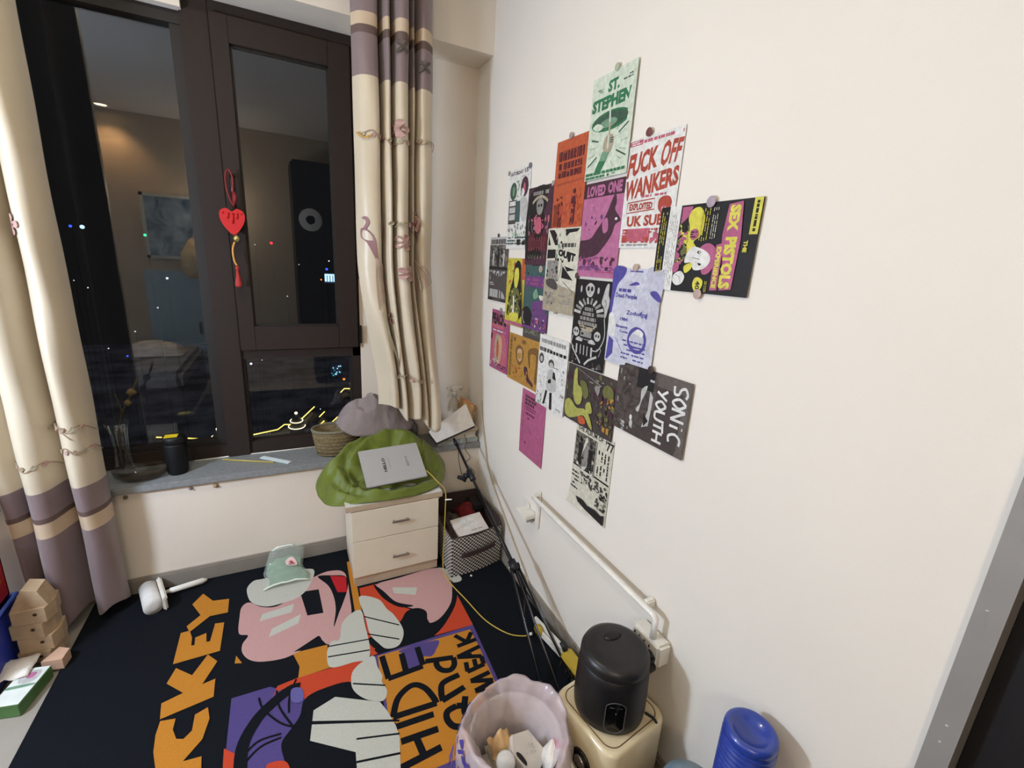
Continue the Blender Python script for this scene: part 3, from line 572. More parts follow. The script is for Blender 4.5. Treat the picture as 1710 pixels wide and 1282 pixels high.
def d_sex(c):
    b0 = .0; c.rect('black', 0, 0, .105, 1, 4); c.rect('white', .105, 0, .235, 1, 4); c.dashes('yellow', .02, .06, .09, .95, 3, 3, .9, True, .35); c.dashes('grey', .12, .1, .22, .95, 5, 6, .8, True, .35)
    c.rect('black', .235, 0, 1, 1, 4)
    c.poly('hotpink', [(.25, .02), (.36, .02), (.34, .12), (.25, .22)]); c.smooth('yell2', [(.36, .06), (.44, .04), (.50, .16), (.49, .34), (.42, .42), (.46, .5), (.36, .56), (.31, .44), (.35, .26), (.33, .15)])
    c.blobs(['black', 'olive', 'hotpink', 'yell2'], .245, .22, .36, .68, 46, .011, 4); c.smooth('hotpink', [(.38, .30), (.44, .28), (.46, .36), (.40, .40)]); c.dashes('black', .38, .30, .45, .38, 3, 4)
    c.smooth('hotpink', [(.50, .50), (.58, .44), (.66, .50), (.68, .62), (.63, .76), (.56, .78), (.53, .66)]); c.smooth('white', [(.37, .56), (.42, .48), (.52, .50), (.60, .56), (.62, .64), (.57, .72), (.47, .74), (.43, .66), (.36, .66)])
    c.ell('black', .5, .54, .02, .016); c.ell('white', .505, .54, .01, .008); c.smooth('black', [(.5, .66), (.54, .67), (.52, .69)]); c.stroke('black', .0012, [(.44, .6), (.52, .62)])
    c.smooth('yell2', [(.36, .70), (.44, .66), (.44, .73), (.38, .78)]); c.smooth('white', [(.26, .80), (.33, .76), (.38, .82), (.36, .90), (.30, .93), (.25, .88)]); c.stroke('black', .001, [(.28, .8), (.33, .84), (.34, .9)])
    c.smooth('hotpink', [(.24, .68), (.3, .66), (.3, .75), (.24, .78)]); c.smooth('yell2', [(.49, .84), (.53, .82), (.58, .86), (.57, .95), (.52, .99), (.48, .92)]); c.text('black', '40', .51, .86, .555, .96, .03, 90)
    c.dashes('yellow', .47, .06, .565, .42, 4, 8, .9, True, .3); c.dashes('cream', .58, .06, .64, .40, 3, 9, .85, True, .3); c.dashes('yellow', .60, .86, .63, .99, 2, 9, .9, True, .4)
    c.poly('hotpink', [(.72, .04), (.84, .02), (.87, .40), (.86, .93), (.75, .95), (.74, .62), (.71, .50), (.70, .35)]); c.poly('hotpink', [(.66, .46), (.725, .44), (.73, .95), (.66, .96)])
    c.text('yell2', 'SEX', .735, .05, .83, .32, .06, 90); c.text('yell2', 'PISTOLS', .735, .38, .84, .93, .06, 90); c.text('yell2', 'EXPERIENCE', .67, .48, .715, .93, .05, 90)
    c.rect('yell2', .93, .0, 1, .36); c.dashes('black', .945, .03, .985, .34, 1, 3, .9, True); c.text('yell2', 'THE', .90, .42, .935, .54, .05, 90)
def d_album(c):
    c.rect('cream', 0, 0, 1, 1, 8); c.text('black', 'THE ALBUM OF', .05, .02, .74, .08, .03); c.text('black', "'77", .80, .03, 1.0, .14, .03)
    ph = photo_mat('band photo', '24211f', '6e6a5e', 55, .1, 'b9b49f'); c.rect(ph, .02, .10, .58, .50, 6); fig(c, 'black', .18, .18, .42); fig(c, 'grey', .34, .16, .42); fig(c, 'black', .46, .2, .4)
    c.smooth('cream', [(.3, .14), (.36, .15), (.26, .30), (.22, .38)]); c.stroke('black', .003, [(.60, .10), (.60, .50)])
    c.dashes('black', .64, .18, .96, .48, 4, 5, .9, True, .4); c.rect('black', .02, .5, .98, .52); c.blobs(['cream', 'white', 'grey'], .1, .46, .6, .55, 20, .010, 8)
    c.dashes('black', .02, .58, .22, .82, 5, 12, .8, h=.4); c.blobs(['black', 'dgrey', 'dgrey', 'cream'], .25, .54, .98, .70, 60, .010, 11)
    c.blobs(['black', 'dgrey'], .72, .68, .98, .84, 26, .009, 13); c.poly('black', [(.22, .87), (.40, .86), (.55, .89), (.75, .87), (.88, .89), (.97, .86), (.97, .985), (.85, .98), (.5, .95), (.3, .92)])
def d_sat(c):
    c.text('dgrey', 'SATURDAY', .06, .03, .66, .075, .04); c.text('dgrey', '15', .72, .02, .88, .075, .04); c.dashes('grey', .55, .1, .9, .12, 1, 1)
    c.ell('dgreen', .24, .27, .16, .11); c.ell('mgreen', .25, .27, .05, .06); c.ell('plum', .75, .24, .17, .12); c.ell('rose', .74, .25, .05, .06); c.smooth('white', [(.66, .25), (.76, .30), (.7, .36), (.62, .33)])
    c.blobs(['mgreen', 'pgreen', 'grey'], .35, .15, .65, .35, 22, .008, 2); c.rect('dgrey', .06, .38, .42, .68); c.rect('white', .1, .395, .38, .45); c.dashes('dgrey', .14, .405, .34, .44, 1, 36, .9)
    for i in range(2): c.rect('lgrey', .1, .47+i*.09, .38, .54+i*.09)
    c.rect('teal', .42, .40, .60, .66); c.smooth('lgrey', [(.6, .38), (.9, .4), (.92, .62), (.7, .64)]); c.blobs(['pgreen', 'mgreen', 'grey', 'white', 'white'], .05, .68, .95, .86, 50, .009, 5)
    c.dashes('teal', .05, .84, .95, .95, 3, 6, .7)
    c.rect('black', .56, .88, .7, .95); c.rect('black', .8, .9, .92, .95)
def d_red(c):
    c.blobs(['maroon'], .12, .12, .88, .40, 6, .01, 1)
    c.dashes('maroon', .10, .10, .90, .215, 1, 21, .96, h=.95); c.dashes('maroon', .12, .24, .86, .42, 2, 22, .96, h=.8); c.dashes('orange', .14, .12, .85, .4, 5, 23, .35, h=.2)
    c.stroke('maroon', .001, [(.08, .49), (.95, .47)], False); c.stroke('maroon', .001, [(.08, .505), (.95, .485)], False)
    fig(c, 'maroon', .28, .66, .45); fig(c, 'maroon', .70, .60, .5); c.smooth('orange', [(.24, .66), (.31, .66), (.3, .72), (.25, .72)]); c.smooth('red', [(.2, .75), (.36, .75), (.34, .86), (.22, .86)])
    c.blobs(['maroon', 'orange', 'red', 'orange'], .04, .62, .96, .97, 44, .010, 3)
    for i in range(4): c.stroke('maroon', .003, [(.08+i*.05, .72), (.07+i*.05, .98)])
def d_dark(c):
    c.rect('plum', 0, 0, 1, 1); c.smooth('black', [(.08, .1), (.9, .08), (.95, .9), (.06, .92)]); c.dashes('grey', .2, .05, .82, .10, 1, 31, .95, h=.9)
    c.stroke('tan', .011, [(.2, .20), (.34, .15), (.52, .13), (.68, .16), (.78, .2)])
    c.smooth('grey', [(.36, .2), (.5, .15), (.62, .2), (.60, .32), (.5, .36), (.4, .32)]); c.ell('black', .45, .24, .035, .02); c.ell('black', .55, .24, .035, .02)
    c.blobs(['maroon', 'hotpink', 'plum', 'black', 'rose'], .1, .35, .9, .62, 60, .012, 4); c.smooth('rose', [(.42, .4), (.58, .4), (.62, .55), (.5, .6), (.38, .54)])
    c.smooth('maroon', [(.12, .66), (.3, .6), (.5, .68), (.7, .6), (.9, .66), (.8, .82), (.5, .78), (.2, .82)])
    for i in range(7): c.stroke('rose', .0018, [(.18+i*.1, .64), (.22+i*.09, .74), (.16+i*.11, .82)])
    for i in range(6): c.stroke('tan', .0014, [(.15+i*.13, .88), (.19+i*.12, .92), (.25+i*.11, .87)])
    c.stroke('tan', .003, [(.9, .4), (.86, .5), (.84, .58)]); c.ell('tan', .8, .10, .02, .012); c.stroke('grey', .002, [(.1, .4), (.14, .6)]); c.stroke('tan', .002, [(.28, .42), (.24, .5), (.3, .58)])
def d_clash(c):
    c.rect('lgrey', 0, 0, 1, .12); c.dashes('dgrey', .05, .02, .95, .1, 1, 3, .95, h=.9); c.rect(photo_mat('bw band photo', '1f1d1e', '6f6d68', 45, .12, 'b5b2ac'), .03, .12, .97, .46, 3)
    fig(c, 'lgrey', .22, .22, .3); fig(c, 'black', .5, .2, .36); fig(c, 'lgrey', .78, .22, .3); c.rect('black', 0, .46, 1, .5)
    c.rect('dgrey', 0, .5, 1, 1); c.text('lgrey', 'THE CLASH', .03, .52, .97, .67, .04); c.dashes('lgrey', .08, .7, .92, .76, 2, 3, .8); c.dashes('lgrey', .05, .79, .95, .93, 1, 8, .9, h=.9); c.rect('black', 0, .96, 1, 1)
def d_peach(c):
    c.rect('magenta', 0, 0, 1, 1); c.rect('rose', 0, .22, 1, .30); c.rect('grey', .55, 0, 1, .06); c.text('black', 'PEACHES', .02, .05, .98, .24, .06); c.dashes('white', .1, .32, .9, .36, 1, 3)
    c.rect('rose', .08, .38, .92, .9); c.smooth('tan', [(.3, .44), (.42, .38), (.48, .5), (.40, .7), (.44, .86), (.3, .84), (.24, .6)]); c.smooth('skin', [(.45, .42), (.62, .45), (.66, .65), (.58, .85), (.46, .88), (.5, .65)])
    c.smooth('orange', [(.36, .55), (.46, .5), (.48, .75), (.38, .76)]); c.ell('pink', .82, .66, .08, .07); c.ell('rose', .82, .66, .05, .045); c.blobs(['white', 'lgrey', 'plum'], .05, .82, .5, .96, 14, .008, 5); c.dashes('plum', .5, .88, .95, .96, 2, 4)
    c.rect('black', .02, .4, .1, .5)
def d_yel(c):
    c.rect('yellow', 0, 0, 1, .94); c.blobs(['ochre', 'orange', 'yell2', 'yellow'], 0, 0, .5, .4, 26, .014, 3); c.rect('orange', .8, 0, 1, .3)
    c.smooth('black', [(.45, .08), (.6, .03), (.75, .1), (.82, .3), (.9, .55), (.94, .78), (.85, .85), (.78, .86), (.7, .55), (.3, .5), (.2, .8), (.1, .82), (.22, .5), (.36, .3), (.4, .15)], 4)
    c.smooth('yell2', [(.46, .16), (.62, .14), (.68, .26), (.60, .42), (.5, .44), (.42, .3)]); c.smooth('olive', [(.3, .48), (.7, .46), (.78, .84), (.24, .84)]); c.blobs(['black', 'olive', 'yell2', 'lolive'], .15, .48, .85, .86, 55, .010, 6)
    c.smooth('white', [(.44, .55), (.52, .6), (.52, .88), (.40, .88), (.46, .7)]); c.smooth('yell2', [(.3, .82), (.75, .8), (.7, .92), (.35, .92)]); c.stroke('ochre', .003, [(.78, .16), (.92, .6), (.96, .8)]); c.rect('hotpink', 0, .94, 1, .985)
def d_col(c):
    c.rect('teal', 0, 0, 1, .22); c.blobs(['black', 'teal', 'purple', 'dgreen'], 0, 0, 1, .4, 30, .016, 2); c.ell('tan', .62, .06, .07, .05); c.rect('purple', .08, .18, .85, .34); c.dashes('magenta', .1, .2, .8, .32, 2, 4)
    c.smooth('mgreen', [(.4, .44), (.52, .36), (.6, .48), (.45, .52)]); c.smooth('cream', [(.62, .46), (.8, .46), (.74, .54)]); c.poly('purple', [(.35, .58), (.9, .5), (.92, .74), (.4, .78)]); c.stroke('plum', .002, [(.4, .64), (.9, .58)]); c.stroke('plum', .002, [(.4, .7), (.9, .64)])
    c.smooth('black', [(.0, .72), (.2, .66), (.36, .75), (.4, .92), (.2, 1), (0, .95)]); c.smooth('lgrey', [(.06, .76), (.2, .72), (.24, .82), (.1, .84)]); c.smooth('black', [(.1, .77), (.18, .76), (.17, .81)]); c.stroke('white', .003, [(.04, .74), (.02, .85), (.1, .93), (.22, .92)])
    c.poly('purple', [(.4, .80), (1, .72), (1, .98), (.35, .98)]); c.dashes('lgrey', .45, .8, .9, .84, 1, 6); c.blobs(['plum', 'black', 'rose', 'lgrey'], .4, .84, .95, .97, 22, .009, 7); c.rect('purple', 0, .955, 1, 1)
def d_union(c):
    c.rect('cream', 0, 0, 1, 1); c.poly('black', [(.03, .02), (.2, .02), (.36, .12), (.36, .2), (.26, .2)]); c.poly('black', [(.03, .08), (.12, .2), (.03, .2)]); c.poly('black', [(.03, .25), (.3, .25), (.3, .35), (.03, .36)])
    c.poly('black', [(.55, .02), (.97, .02), (.8, .1), (.6, .12)]); c.poly('dgrey', [(.97, .06), (.98, .22), (.8, .16)]); c.rect('cream', .34, .0, .5, .5); c.blobs(['black', 'dgrey', 'mgreen', 'cream'], .3, .05, .62, .4, 26, .010, 4)
    c.dashes('dgrey', .48, .17, .9, .22, 1, 33, .9, h=.9); c.text('black', 'OUIJT', 0, 0, 0, 0, .07, quad=[(.4, .24), (.92, .3), (.9, .42), (.38, .34)])
    c.poly('black', [(.62, .44), (.95, .48), (.7, .50)]); c.poly('black', [(.56, .44), (.9, .60), (.55, .58)]); c.rect('grey', .06, .38, .42, .62); c.blobs(['dgrey', 'tan', 'black', 'grey'], .06, .38, .42, .62, 30, .009, 5)
    c.stroke('black', .002, [(.52, .36), (.52, .5), (.44, .62), (.4, .6)]); c.poly('tan', [(.0, .60), (.45, .66), (1, .72), (1, 1), (0, 1)]); c.stroke('black', .0015, [(.6, .62), (.97, .74)])
    c.smooth('dgrey', [(.08, .62), (.3, .6), (.46, .68), (.4, .73), (.12, .69)]); c.dashes('grey', .06, .72, .42, .9, 5, 5, .7); c.dashes('grey', .5, .72, .94, .92, 7, 6, .5); c.blobs(['grey', 'dgrey', 'tan'], .06, .76, .4, .92, 16, .008, 8)
def d_skull(c):
    c.rect('black', 0, 0, 1, 1); c.smooth('lgrey', [(.30, .08), (.42, .035), (.54, .07), (.54, .13), (.48, .185), (.38, .185), (.31, .13)])
    c.ell('black', .375, .10, .035, .028); c.ell('black', .475, .10, .035, .028); c.ell('black', .425, .145, .012, .01); c.ell('lgrey', .17, .11, .025, .04); c.ell('lgrey', .66, .11, .03, .035)
    c.smooth('lgrey', [(.86, .05), (.93, .03), (.94, .14), (.98, .2), (.96, .3), (.90, .4), (.86, .3), (.78, .24), (.80, .17)]); c.stroke('black', .002, [(.86, .2), (.9, .24), (.88, .28)])
    for i in range(10):
        a = PI*(1.05+.9*i/9); c.stroke('grey' if i % 2 else 'lgrey', .010, [(.45+.24*math.cos(a), .40+.13*math.sin(a)), (.45+.44*math.cos(a), .40+.20*math.sin(a))])
    for i, w_ in enumerate((.24, .34, .46, .56)): c.dashes('grey', .45-w_/2, .30+i*.055, .45+w_/2, .345+i*.055, 1, i+3, .97, h=.9)
    c.smooth('tan', [(.2, .5), (.45, .53), (.68, .5), (.60, .57), (.42, .6), (.28, .57)]); c.dashes('black', .25, .51, .65, .56, 2, 3, .6)
    for u in (.14, .76):
        c.ell('lgrey', u, .61, .09, .055); c.ell('black', u-.03, .605, .02, .018); c.ell('black', u+.035, .605, .02, .018)
    c.rect('grey', .27, .585, .6, .65); c.dashes('black', .3, .595, .58, .64, 1, 5); c.dashes('grey', .3, .665, .6, .69, 1, 6, .9)
    for u in (.25, .62): c.smooth('lgrey', [(u-.09, .69), (u, .66), (u+.1, .69), (u+.08, .71), (u-.08, .71)])
    for i, u in enumerate((.2, .32, .42, .52, .64)): c.stroke('lgrey', .009 if i in (0, 4) else .005, [(u, .75), (u+.01, .86)])
    c.stroke('lgrey', .007, [(.06, .80), (.2, .88), (.36, .97)]); c.stroke('lgrey', .008, [(.48, .97), (.6, .9), (.8, .84)]); c.stroke('lgrey', .004, [(.9, .4), (.95, .6), (.82, .76), (.66, .78)]); c.stroke('lgrey', .004, [(.06, .66), (.03, .76), (.12, .8)])
    c.blobs(['grey', 'dgrey'], .05, .88, .3, .99, 10, .006, 4); c.blobs(['grey', 'dgrey'], .6, .9, .98, .99, 14, .006, 5); c.stroke('lgrey', .002, [(.78, .76), (.9, .74), (.86, .83)])
def d_orange(c):
    c.rect('ochre', 0, 0, 1, 1); c.dashes('dochre', .03, .05, .12, .95, 1, 4, .9, True, .8); c.dashes('dochre', .16, .05, .6, .15, 1, 5, .8, h=.8); c.smooth('dochre', [(.26, .28), (.4, .2), (.52, .3), (.5, .5), (.4, .62), (.28, .5)]); c.smooth('skin', [(.32, .3), (.46, .28), (.47, .48), (.38, .55), (.32, .45)])
    c.smooth('ochre', [(.33, .38), (.45, .36), (.45, .46), (.36, .48)]); c.smooth('dochre', [(.66, .28), (.8, .16), (.98, .2), (.98, .8), (.9, .8), (.92, .35), (.8, .3), (.74, .6)]); c.smooth('ochre', [(.74, .32), (.88, .32), (.88, .6), (.78, .62)])
    c.smooth('plum', [(.56, .62), (.66, .6), (.72, .78), (.86, .88), (.84, .98), (.72, .92), (.6, .78)]); c.blobs(['dochre', 'ochre', 'orange'], .15, .66, .7, .95, 22, .010, 6)
def d_fig(c):
    c.dashes('grey', .08, .04, .92, .10, 1, 3, .97, h=.9); c.dashes('dgrey', .03, .16, .46, .22, 1, 4, .9, h=.9); c.dashes('black', .42, .17, .97, .23, 1, 5, .95, h=.7); c.ell('dgrey', .12, .33, .09, .075); c.ell('lgrey', .12, .34, .045, .04)
    c.ell('dgrey', .48, .36, .10, .06); c.smooth('lgrey', [(.42, .36), (.5, .34), (.56, .38), (.5, .42), (.44, .41)]); c.stroke('black', .002, [(.56, .40), (.72, .40)]); c.smooth('lgrey', [(.42, .45), (.6, .46), (.7, .7), (.42, .74), (.36, .6)])
    c.poly('black', [(.56, .46), (.62, .46), (.68, .56), (.56, .55)]); c.smooth('black', [(.42, .6), (.5, .57), (.52, .62), (.42, .64)]); c.poly('black', [(.36, .74), (.42, .76), (.34, .96), (.27, .97)]); c.poly('black', [(.50, .76), (.58, .75), (.62, .99), (.53, .99)])
    c.stroke('black', .002, [(.3, .94), (.42, .93)]); c.blobs(['lgrey', 'grey', 'mgreen'], .0, .8, .22, .99, 18, .008, 4); c.blobs(['lgrey', 'grey'], .84, .35, .98, .8, 16, .006, 8); c.blobs(['lgrey'], .1, .45, .35, .75, 10, .006, 9); c.dashes('black', .78, .93, .92, .96, 2, 4)
def d_mag(c):
    c.rect('hotpink', 0, 0, 1, 1); c.dashes('plum', .16, .06, .94, .22, 3, 3, .97, h=.75); c.dashes('dmag', .2, .23, .9, .30, 2, 4, .9); c.dashes('dmag', .2, .32, .84, .36, 1, 7, .95, h=.8); c.dashes('plum', .3, .39, .88, .43, 1, 5, .8)
    c.stroke('dmag', .002, [(.16, .05), (.12, .5), (.14, .8)]); c.stroke('dmag', .0025, [(.35, .52), (.5, .62), (.8, .64)]); c.ell('dmag', .58, .5, .04, .012); c.ell('dmag', .26, .80, .04, .018); c.dashes('dmag', .55, .75, .9, .86, 3, 6, .35)
def d_olive(c):
    c.rect('brown', 0, 0, 1, 1); c.blobs(['dgrey', 'olive', 'plum', 'brown'], 0, 0, 1, 1, 80, .013, 4); c.smooth('lolive', [(.16, .12), (.22, .05), (.26, .3), (.36, .36), (.36, .6), (.26, .66), (.18, .5)]); c.smooth('olive', [(.3, .25), (.42, .22), (.5, .4), (.42, .5)])
    c.smooth('lolive', [(.02, .7), (.12, .62), (.28, .72), (.44, .68), (.56, .76), (.64, .96), (.56, .92), (.44, .8), (.3, .88), (.14, .96), (.04, .9)]); c.smooth('lolive', [(.46, .6), (.54, .52), (.6, .68), (.5, .72)]); c.smooth('grey', [(.6, .24), (.7, .2), (.68, .36)])
    c.ell('olive', .86, .24, .10, .12); c.blobs(['ochre', 'olive', 'plum', 'brown'], .72, .3, .99, .9, 40, .011, 7); c.smooth('orange', [(.34, .86), (.46, .82), (.5, .92), (.38, .96)]); c.rect('ochre', .9, .80, .95, .9); c.stroke('lgrey', .001, [(.2, .02), (.74, .18)], False); c.dashes('grey', .5, .1, .8, .2, 3, 3, .4)
P = poster
P('pale green gig poster of a hand spinning a green disc, topmost of all', .840, 2.062, bg='pgreen', draw=d_green, order=5)
P('white poster with red hand lettering, right of the pale green one', 1.050, 1.849, bg='white', draw=d_fuck, order=2)
P('purple pink poster with a black leaping shape under a dark title band', .840, 1.756, bg='pink', draw=d_pink, order=3)
P('blue and white poster of a face with open mouth and dark blue text', 1.043, 1.494, .211, .293, 'pblue', d_zod, order=4)
P('dark brown sideways photo poster with white brush lettering', 1.121, 1.214, .292, .212, 'brown', d_sonic, order=5)
P('black, yellow and pink sideways poster, rightmost on the wall', 1.214, 1.655, .302, .213, 'black', d_sex, order=3, curl=.002)
P('cream and black photo poster with curling lower corner, lowest of the right group', .920, .945, .216, .315, 'cream', d_album, order=1, cl2=.02)
P('white poster with small grey green pictures, uppermost at far left', .240, 1.882, .200, .33, 'white', d_sat, order=1)
P('orange red poster with dark lettering and figures, left of the pale green one', .640, 1.921, .200, .297, 'orange', d_red, order=4)
P('dark maroon poster with a bony figure, left of the orange red one', .435, 1.788, .206, .30, 'plum', d_dark, order=3)
P('black and white band photo poster, leftmost of all near the corner', .056, 1.607, .208, .299, 'dgrey', d_clash, order=1)
P('pink poster with peach coloured figures, lower left under the band photo', .117, 1.266, .202, .293, 'magenta', d_peach, order=2)
P('yellow poster with a long haired figure, left of the collage poster', .268, 1.512, .180, .297, 'yellow', d_yel, order=2)
P('green and purple collage poster under the dark maroon one', .444, 1.489, .213, .264, 'teal', d_col, order=2)
P('cream poster with a black cut up flag, under the orange red one', .623, 1.625, .220, .307, 'cream', d_union, order=6)
P('black poster with white skulls and bones, in the centre', .842, 1.450, .198, .298, 'black', d_skull, order=4)
P('ochre orange sideways poster with two faces, low on the left', .325, 1.181, .285, .215, 'ochre', d_orange, order=1)
P('white poster of a figure in black trousers, right of the ochre one', .613, 1.219, .216, .290, 'white', d_fig, order=4)
P('plain magenta poster with dark text, lowest on the left', .484, .955, .211, .303, 'hotpink', d_mag, order=0)
P('dark olive poster with yellowish bony figures, beneath the skull poster', .836, 1.147, .285, .208, 'brown', d_olive, order=2)
b = MB(); b.box((-.0012, -.63, 1.175), (-.0009, -.45, 1.235), INKM['dgrey']); b.box((-.0016, -.62, 1.20), (-.0012, -.46, 1.228), photo_mat('grey strip', '3a3a30', '77766a', 60, .1))
b.build('paper_strip', label='dark grey paper strip peeking out between collage and ochre posters', cat='paper')
# round sticky dots and clips that hold the paper
DG = 'round sticky dots holding the posters'
def dot(y, z, col, r, label, x=.0085):
    MB().lathe([(0, 0), (r, 0), (r, .0012), (r*.9, .0018), (0, .0018)], (-x, y, z), mat('dot '+col, col, .5), 20, Matrix.Rotation(-PI/2, 4, 'Y')).build('sticky_dot', label=label, cat='sticker', group=DG)
dot(-1.379, 1.656, 'a393a0', .0135, 'mauve sticky dot on the top edge of the rightmost poster'); dot(-1.380, 1.440, 'b0998e', .0125, 'tan sticky dot on the bottom edge of the rightmost poster')
dot(-1.129, 1.857, '6e3a38', .0115, 'dark red sticky dot above the red lettered white poster'); dot(-1.141, 1.496, 'b59c90', .011, 'tan sticky dot on top of the blue face poster')
dot(-1.258, 1.216, '3a2c28', .012, 'dark sticky dot where blue face poster meets the brown one'); dot(-.956, 2.066, 'aab096', .011, 'greenish sticky dot above the pale green poster')
dot(-.730, 1.927, 'a1918e', .011, 'grey sticky dot above the orange red poster'); dot(-.236, 1.873, '85837e', .010, 'grey sticky dot at top left of the far left white poster', .004)
dot(-.430, 1.877, '77747c', .012, 'darker grey dot at top right of the far left white poster', .004); dot(-.716, 1.322, 'a89c8c', .011, 'tan sticky dot under the cut up flag poster')
dot(-.150, 1.614, '37343a', .009, 'black sticky dot above the leftmost band photo poster', .004); dot(-.218, 1.270, '8f8a90', .011, 'grey sticky dot on top of the pink poster', .005)
dot(-.632, 1.786, '9c9690', .010, 'pale dot between dark maroon and orange red posters'); dot(-.842, 1.46, '4a3a38', .010, 'dark dot beside the top of the skull poster', .009)
dot(-1.02, 1.17, '4a4444', .010, 'dark dot at lower right of the skull poster', .009)
# ================================================================ RUG
RC = dict(black='12151a', orange='b87a2c', pink='bd9490', cream='b9b9ae', red='b0242a', redor='bb452c', purple='51457a', lilac='615c94')
RM_ = {k: mat('rug '+k, v, .95, var=.07, scale=220, bump=.35, bscale=700, spec=.1) for k, v in RC.items()}
b = MB(); b.box((-1.735, -2.75, 0), (-.018, -.017, .008), RM_['black'], bev=.002)
c = CV(b, lambda u, v, h: V((u, v, .008+h)), RM_, 1, 1, dz=.00003, z0=.0001)
for kind, col, w_, pts in RUG:
    p = list(zip(pts[::2], pts[1::2]))
    if kind == 'p': c.poly(col, p)
    elif kind == 's': c.smooth(col, p, 5)
    else: c.stroke(col, w_, p)
b.build('rug', label='large black rug with orange lettering and colourful comic shapes covering the floor', cat='rug', recalc=False)
# ================================================================ CURTAINS
satin = mat('cream satin', (198, 184, 160), .40, var=.05, scale=5, bump=.04, bscale=30, spec=.5, sheen=.3)
satinp = mat('mauve satin', (126, 108, 108), .5, var=.06, scale=6, bump=.04, bscale=30, sheen=.3)
satind = mat('dark mauve piping', (98, 80, 74), .55, var=.05, scale=9)
satinc = mat('cream band satin', (196, 174, 148), .45, var=.05, scale=6)
emb = dict(m=mat('mauve thread', (140, 104, 106), .6), g=mat('green grey thread', (166, 158, 132), .6), p=mat('pink thread', (178, 142, 134), .6), b=mat('brown thread', (150, 128, 106), .6), o=mat('gold thread', (178, 138, 62), .5), k=mat('dark thread', (84, 76, 66), .6))
def curtain(prof_top, prof_bot, z_top, zbot, bands, ztop_flat=1.6):
    """profiles: lists of (x, y) of equal length; bands(z) -> material; zbot(s)"""
    A = catmull([(p[0], p[1], 0) for p in prof_top], False, 8); B = catmull([(p[0], p[1], 0) for p in prof_bot], False, 8)
    n = len(A)-1
    def S(s, z, h=0):
        i = min(int(s*n), n-1); f = s*n-i; zb = zbot(s)
        t = min(1, max(0, (ztop_flat-z)/(ztop_flat-zb))); t = t*t*(3-2*t)
        a = A[i].lerp(A[i+1], f); c_ = B[i].lerp(B[i+1], f); p = a.lerp(c_, t)
        d = (A[i+1]-A[i]).lerp(B[i+1]-B[i], t); nn = V((d.y, -d.x, 0)).normalized()
        wv = .006*math.sin(z*5+s*9)+.004*math.sin(z*13+s*21)
        return V((p.x, p.y, 0))+nn*(h)+V((0, wv, z))
    b = MB(); g = []; zm = max(zbot(i/n) for i in range(n+1)); nu_ = 130; nv = nu_+8
    def zrow(s, j): return z_top+(zm-z_top)*j/nu_ if j <= nu_ else zm+(zbot(s)-zm)*(j-nu_)/8
    for i in range(n+1): g.append([b.b.verts.new(S(i/n, zrow(i/n, j))) for j in range(nv+1)])
    for i in range(n):
        for j in range(nv):
            z = zrow((i+.5)/n, j+.5)
            b.face([g[i][j], g[i+1][j], g[i+1][j+1], g[i][j+1]], bands(z, i/n), True)
    return b, S
tp = [(-.640, -.09), (-.615, -.135), (-.575, -.15), (-.548, -.135), (-.535, -.06), (-.522, -.14), (-.503, -.15), (-.490, -.06), (-.477, -.155), (-.445, -.165), (-.425, -.12), (-.417, -.05), (-.408, -.115), (-.398, -.11), (-.390, -.055), (-.375, -.13), (-.345, -.13), (-.315, -.09), (-.312, -.04)]
bt = [(-.560, -.06), (-.52, -.11), (-.50, -.15), (-.478, -.14), (-.465, -.08), (-.455, -.15), (-.44, -.16), (-.428, -.10), (-.41, -.15), (-.385, -.18), (-.37, -.15), (-.36, -.10), (-.35, -.14), (-.335, -.14), (-.325, -.10), (-.31, -.16), (-.285, -.16), (-.265, -.12), (-.262, -.06)]
def bandR(z, s):
    if z > 2.375: return satinp
    if z > 2.325: return satinc
    if z > 2.303: return satind
    if z > 2.155: return satinp
    return satin
b, S = curtain(tp, bt, 2.66, lambda s: .80-.15*s+.02*math.sin(s*14), bandR, 1.5)
ce = CV(b, lambda u, v, h: S(u, v, .0015+h*4), emb, .5, 1, dz=.00004)
def motif(ce, u, v, k, s=1):
    if k == 'bird':
        ce.stroke('m', .009*s, [(u+.01, v+.075), (u+.025, v+.08), (u+.035, v+.06), (u+.02, v+.035)]); ce.smooth('m', [(u+.0, v+.035), (u+.03, v+.035), (u+.07, v), (u+.085, v-.06), (u+.10, v-.11), (u+.07, v-.08), (u+.03, v-.02), (u+.0, v)])
        for i in range(9): ce.stroke('g' if i % 2 else 'p', .003, [(u+.08, v-.08), (u+.07+.015*i, v-.16), (u+.06+.02*i, v-.30+.01*i)])
        ce.smooth('p', [(u+.13, v+.07), (u+.16, v+.05), (u+.15, v), (u+.125, v+.03)])
    elif k == 'vine':
        ce.stroke('b', .003, [(u, v), (u+.06, v+.02), (u+.12, v-.01), (u+.2, v+.01), (u+.28, v-.03)])
        for i in range(5): ce.smooth('gpb'[i % 3], [(u+.05*i, v+.0), (u+.05*i+.012, v+.012), (u+.05*i+.025, v+.004), (u+.05*i+.012, v-.006)])
    elif k == 'flower':
        for i in range(5):
            a = i*1.257; ce.smooth('p', [(u, v), (u+.05*math.cos(a-.4), v+.028*math.sin(a-.4)), (u+.06*math.cos(a), v+.034*math.sin(a)), (u+.05*math.cos(a+.4), v+.028*math.sin(a+.4))])
        ce.ell('b', u, v, .015, .008, 8)
    elif k == 'fly':
        for i in range(4):
            a = .8+i*1.57; ce.smooth('k', [(u, v), (u+.03*math.cos(a-.3), v+.02*math.sin(a-.3)), (u+.045*math.cos(a), v+.028*math.sin(a)), (u+.03*math.cos(a+.3), v+.02*math.sin(a+.3))])
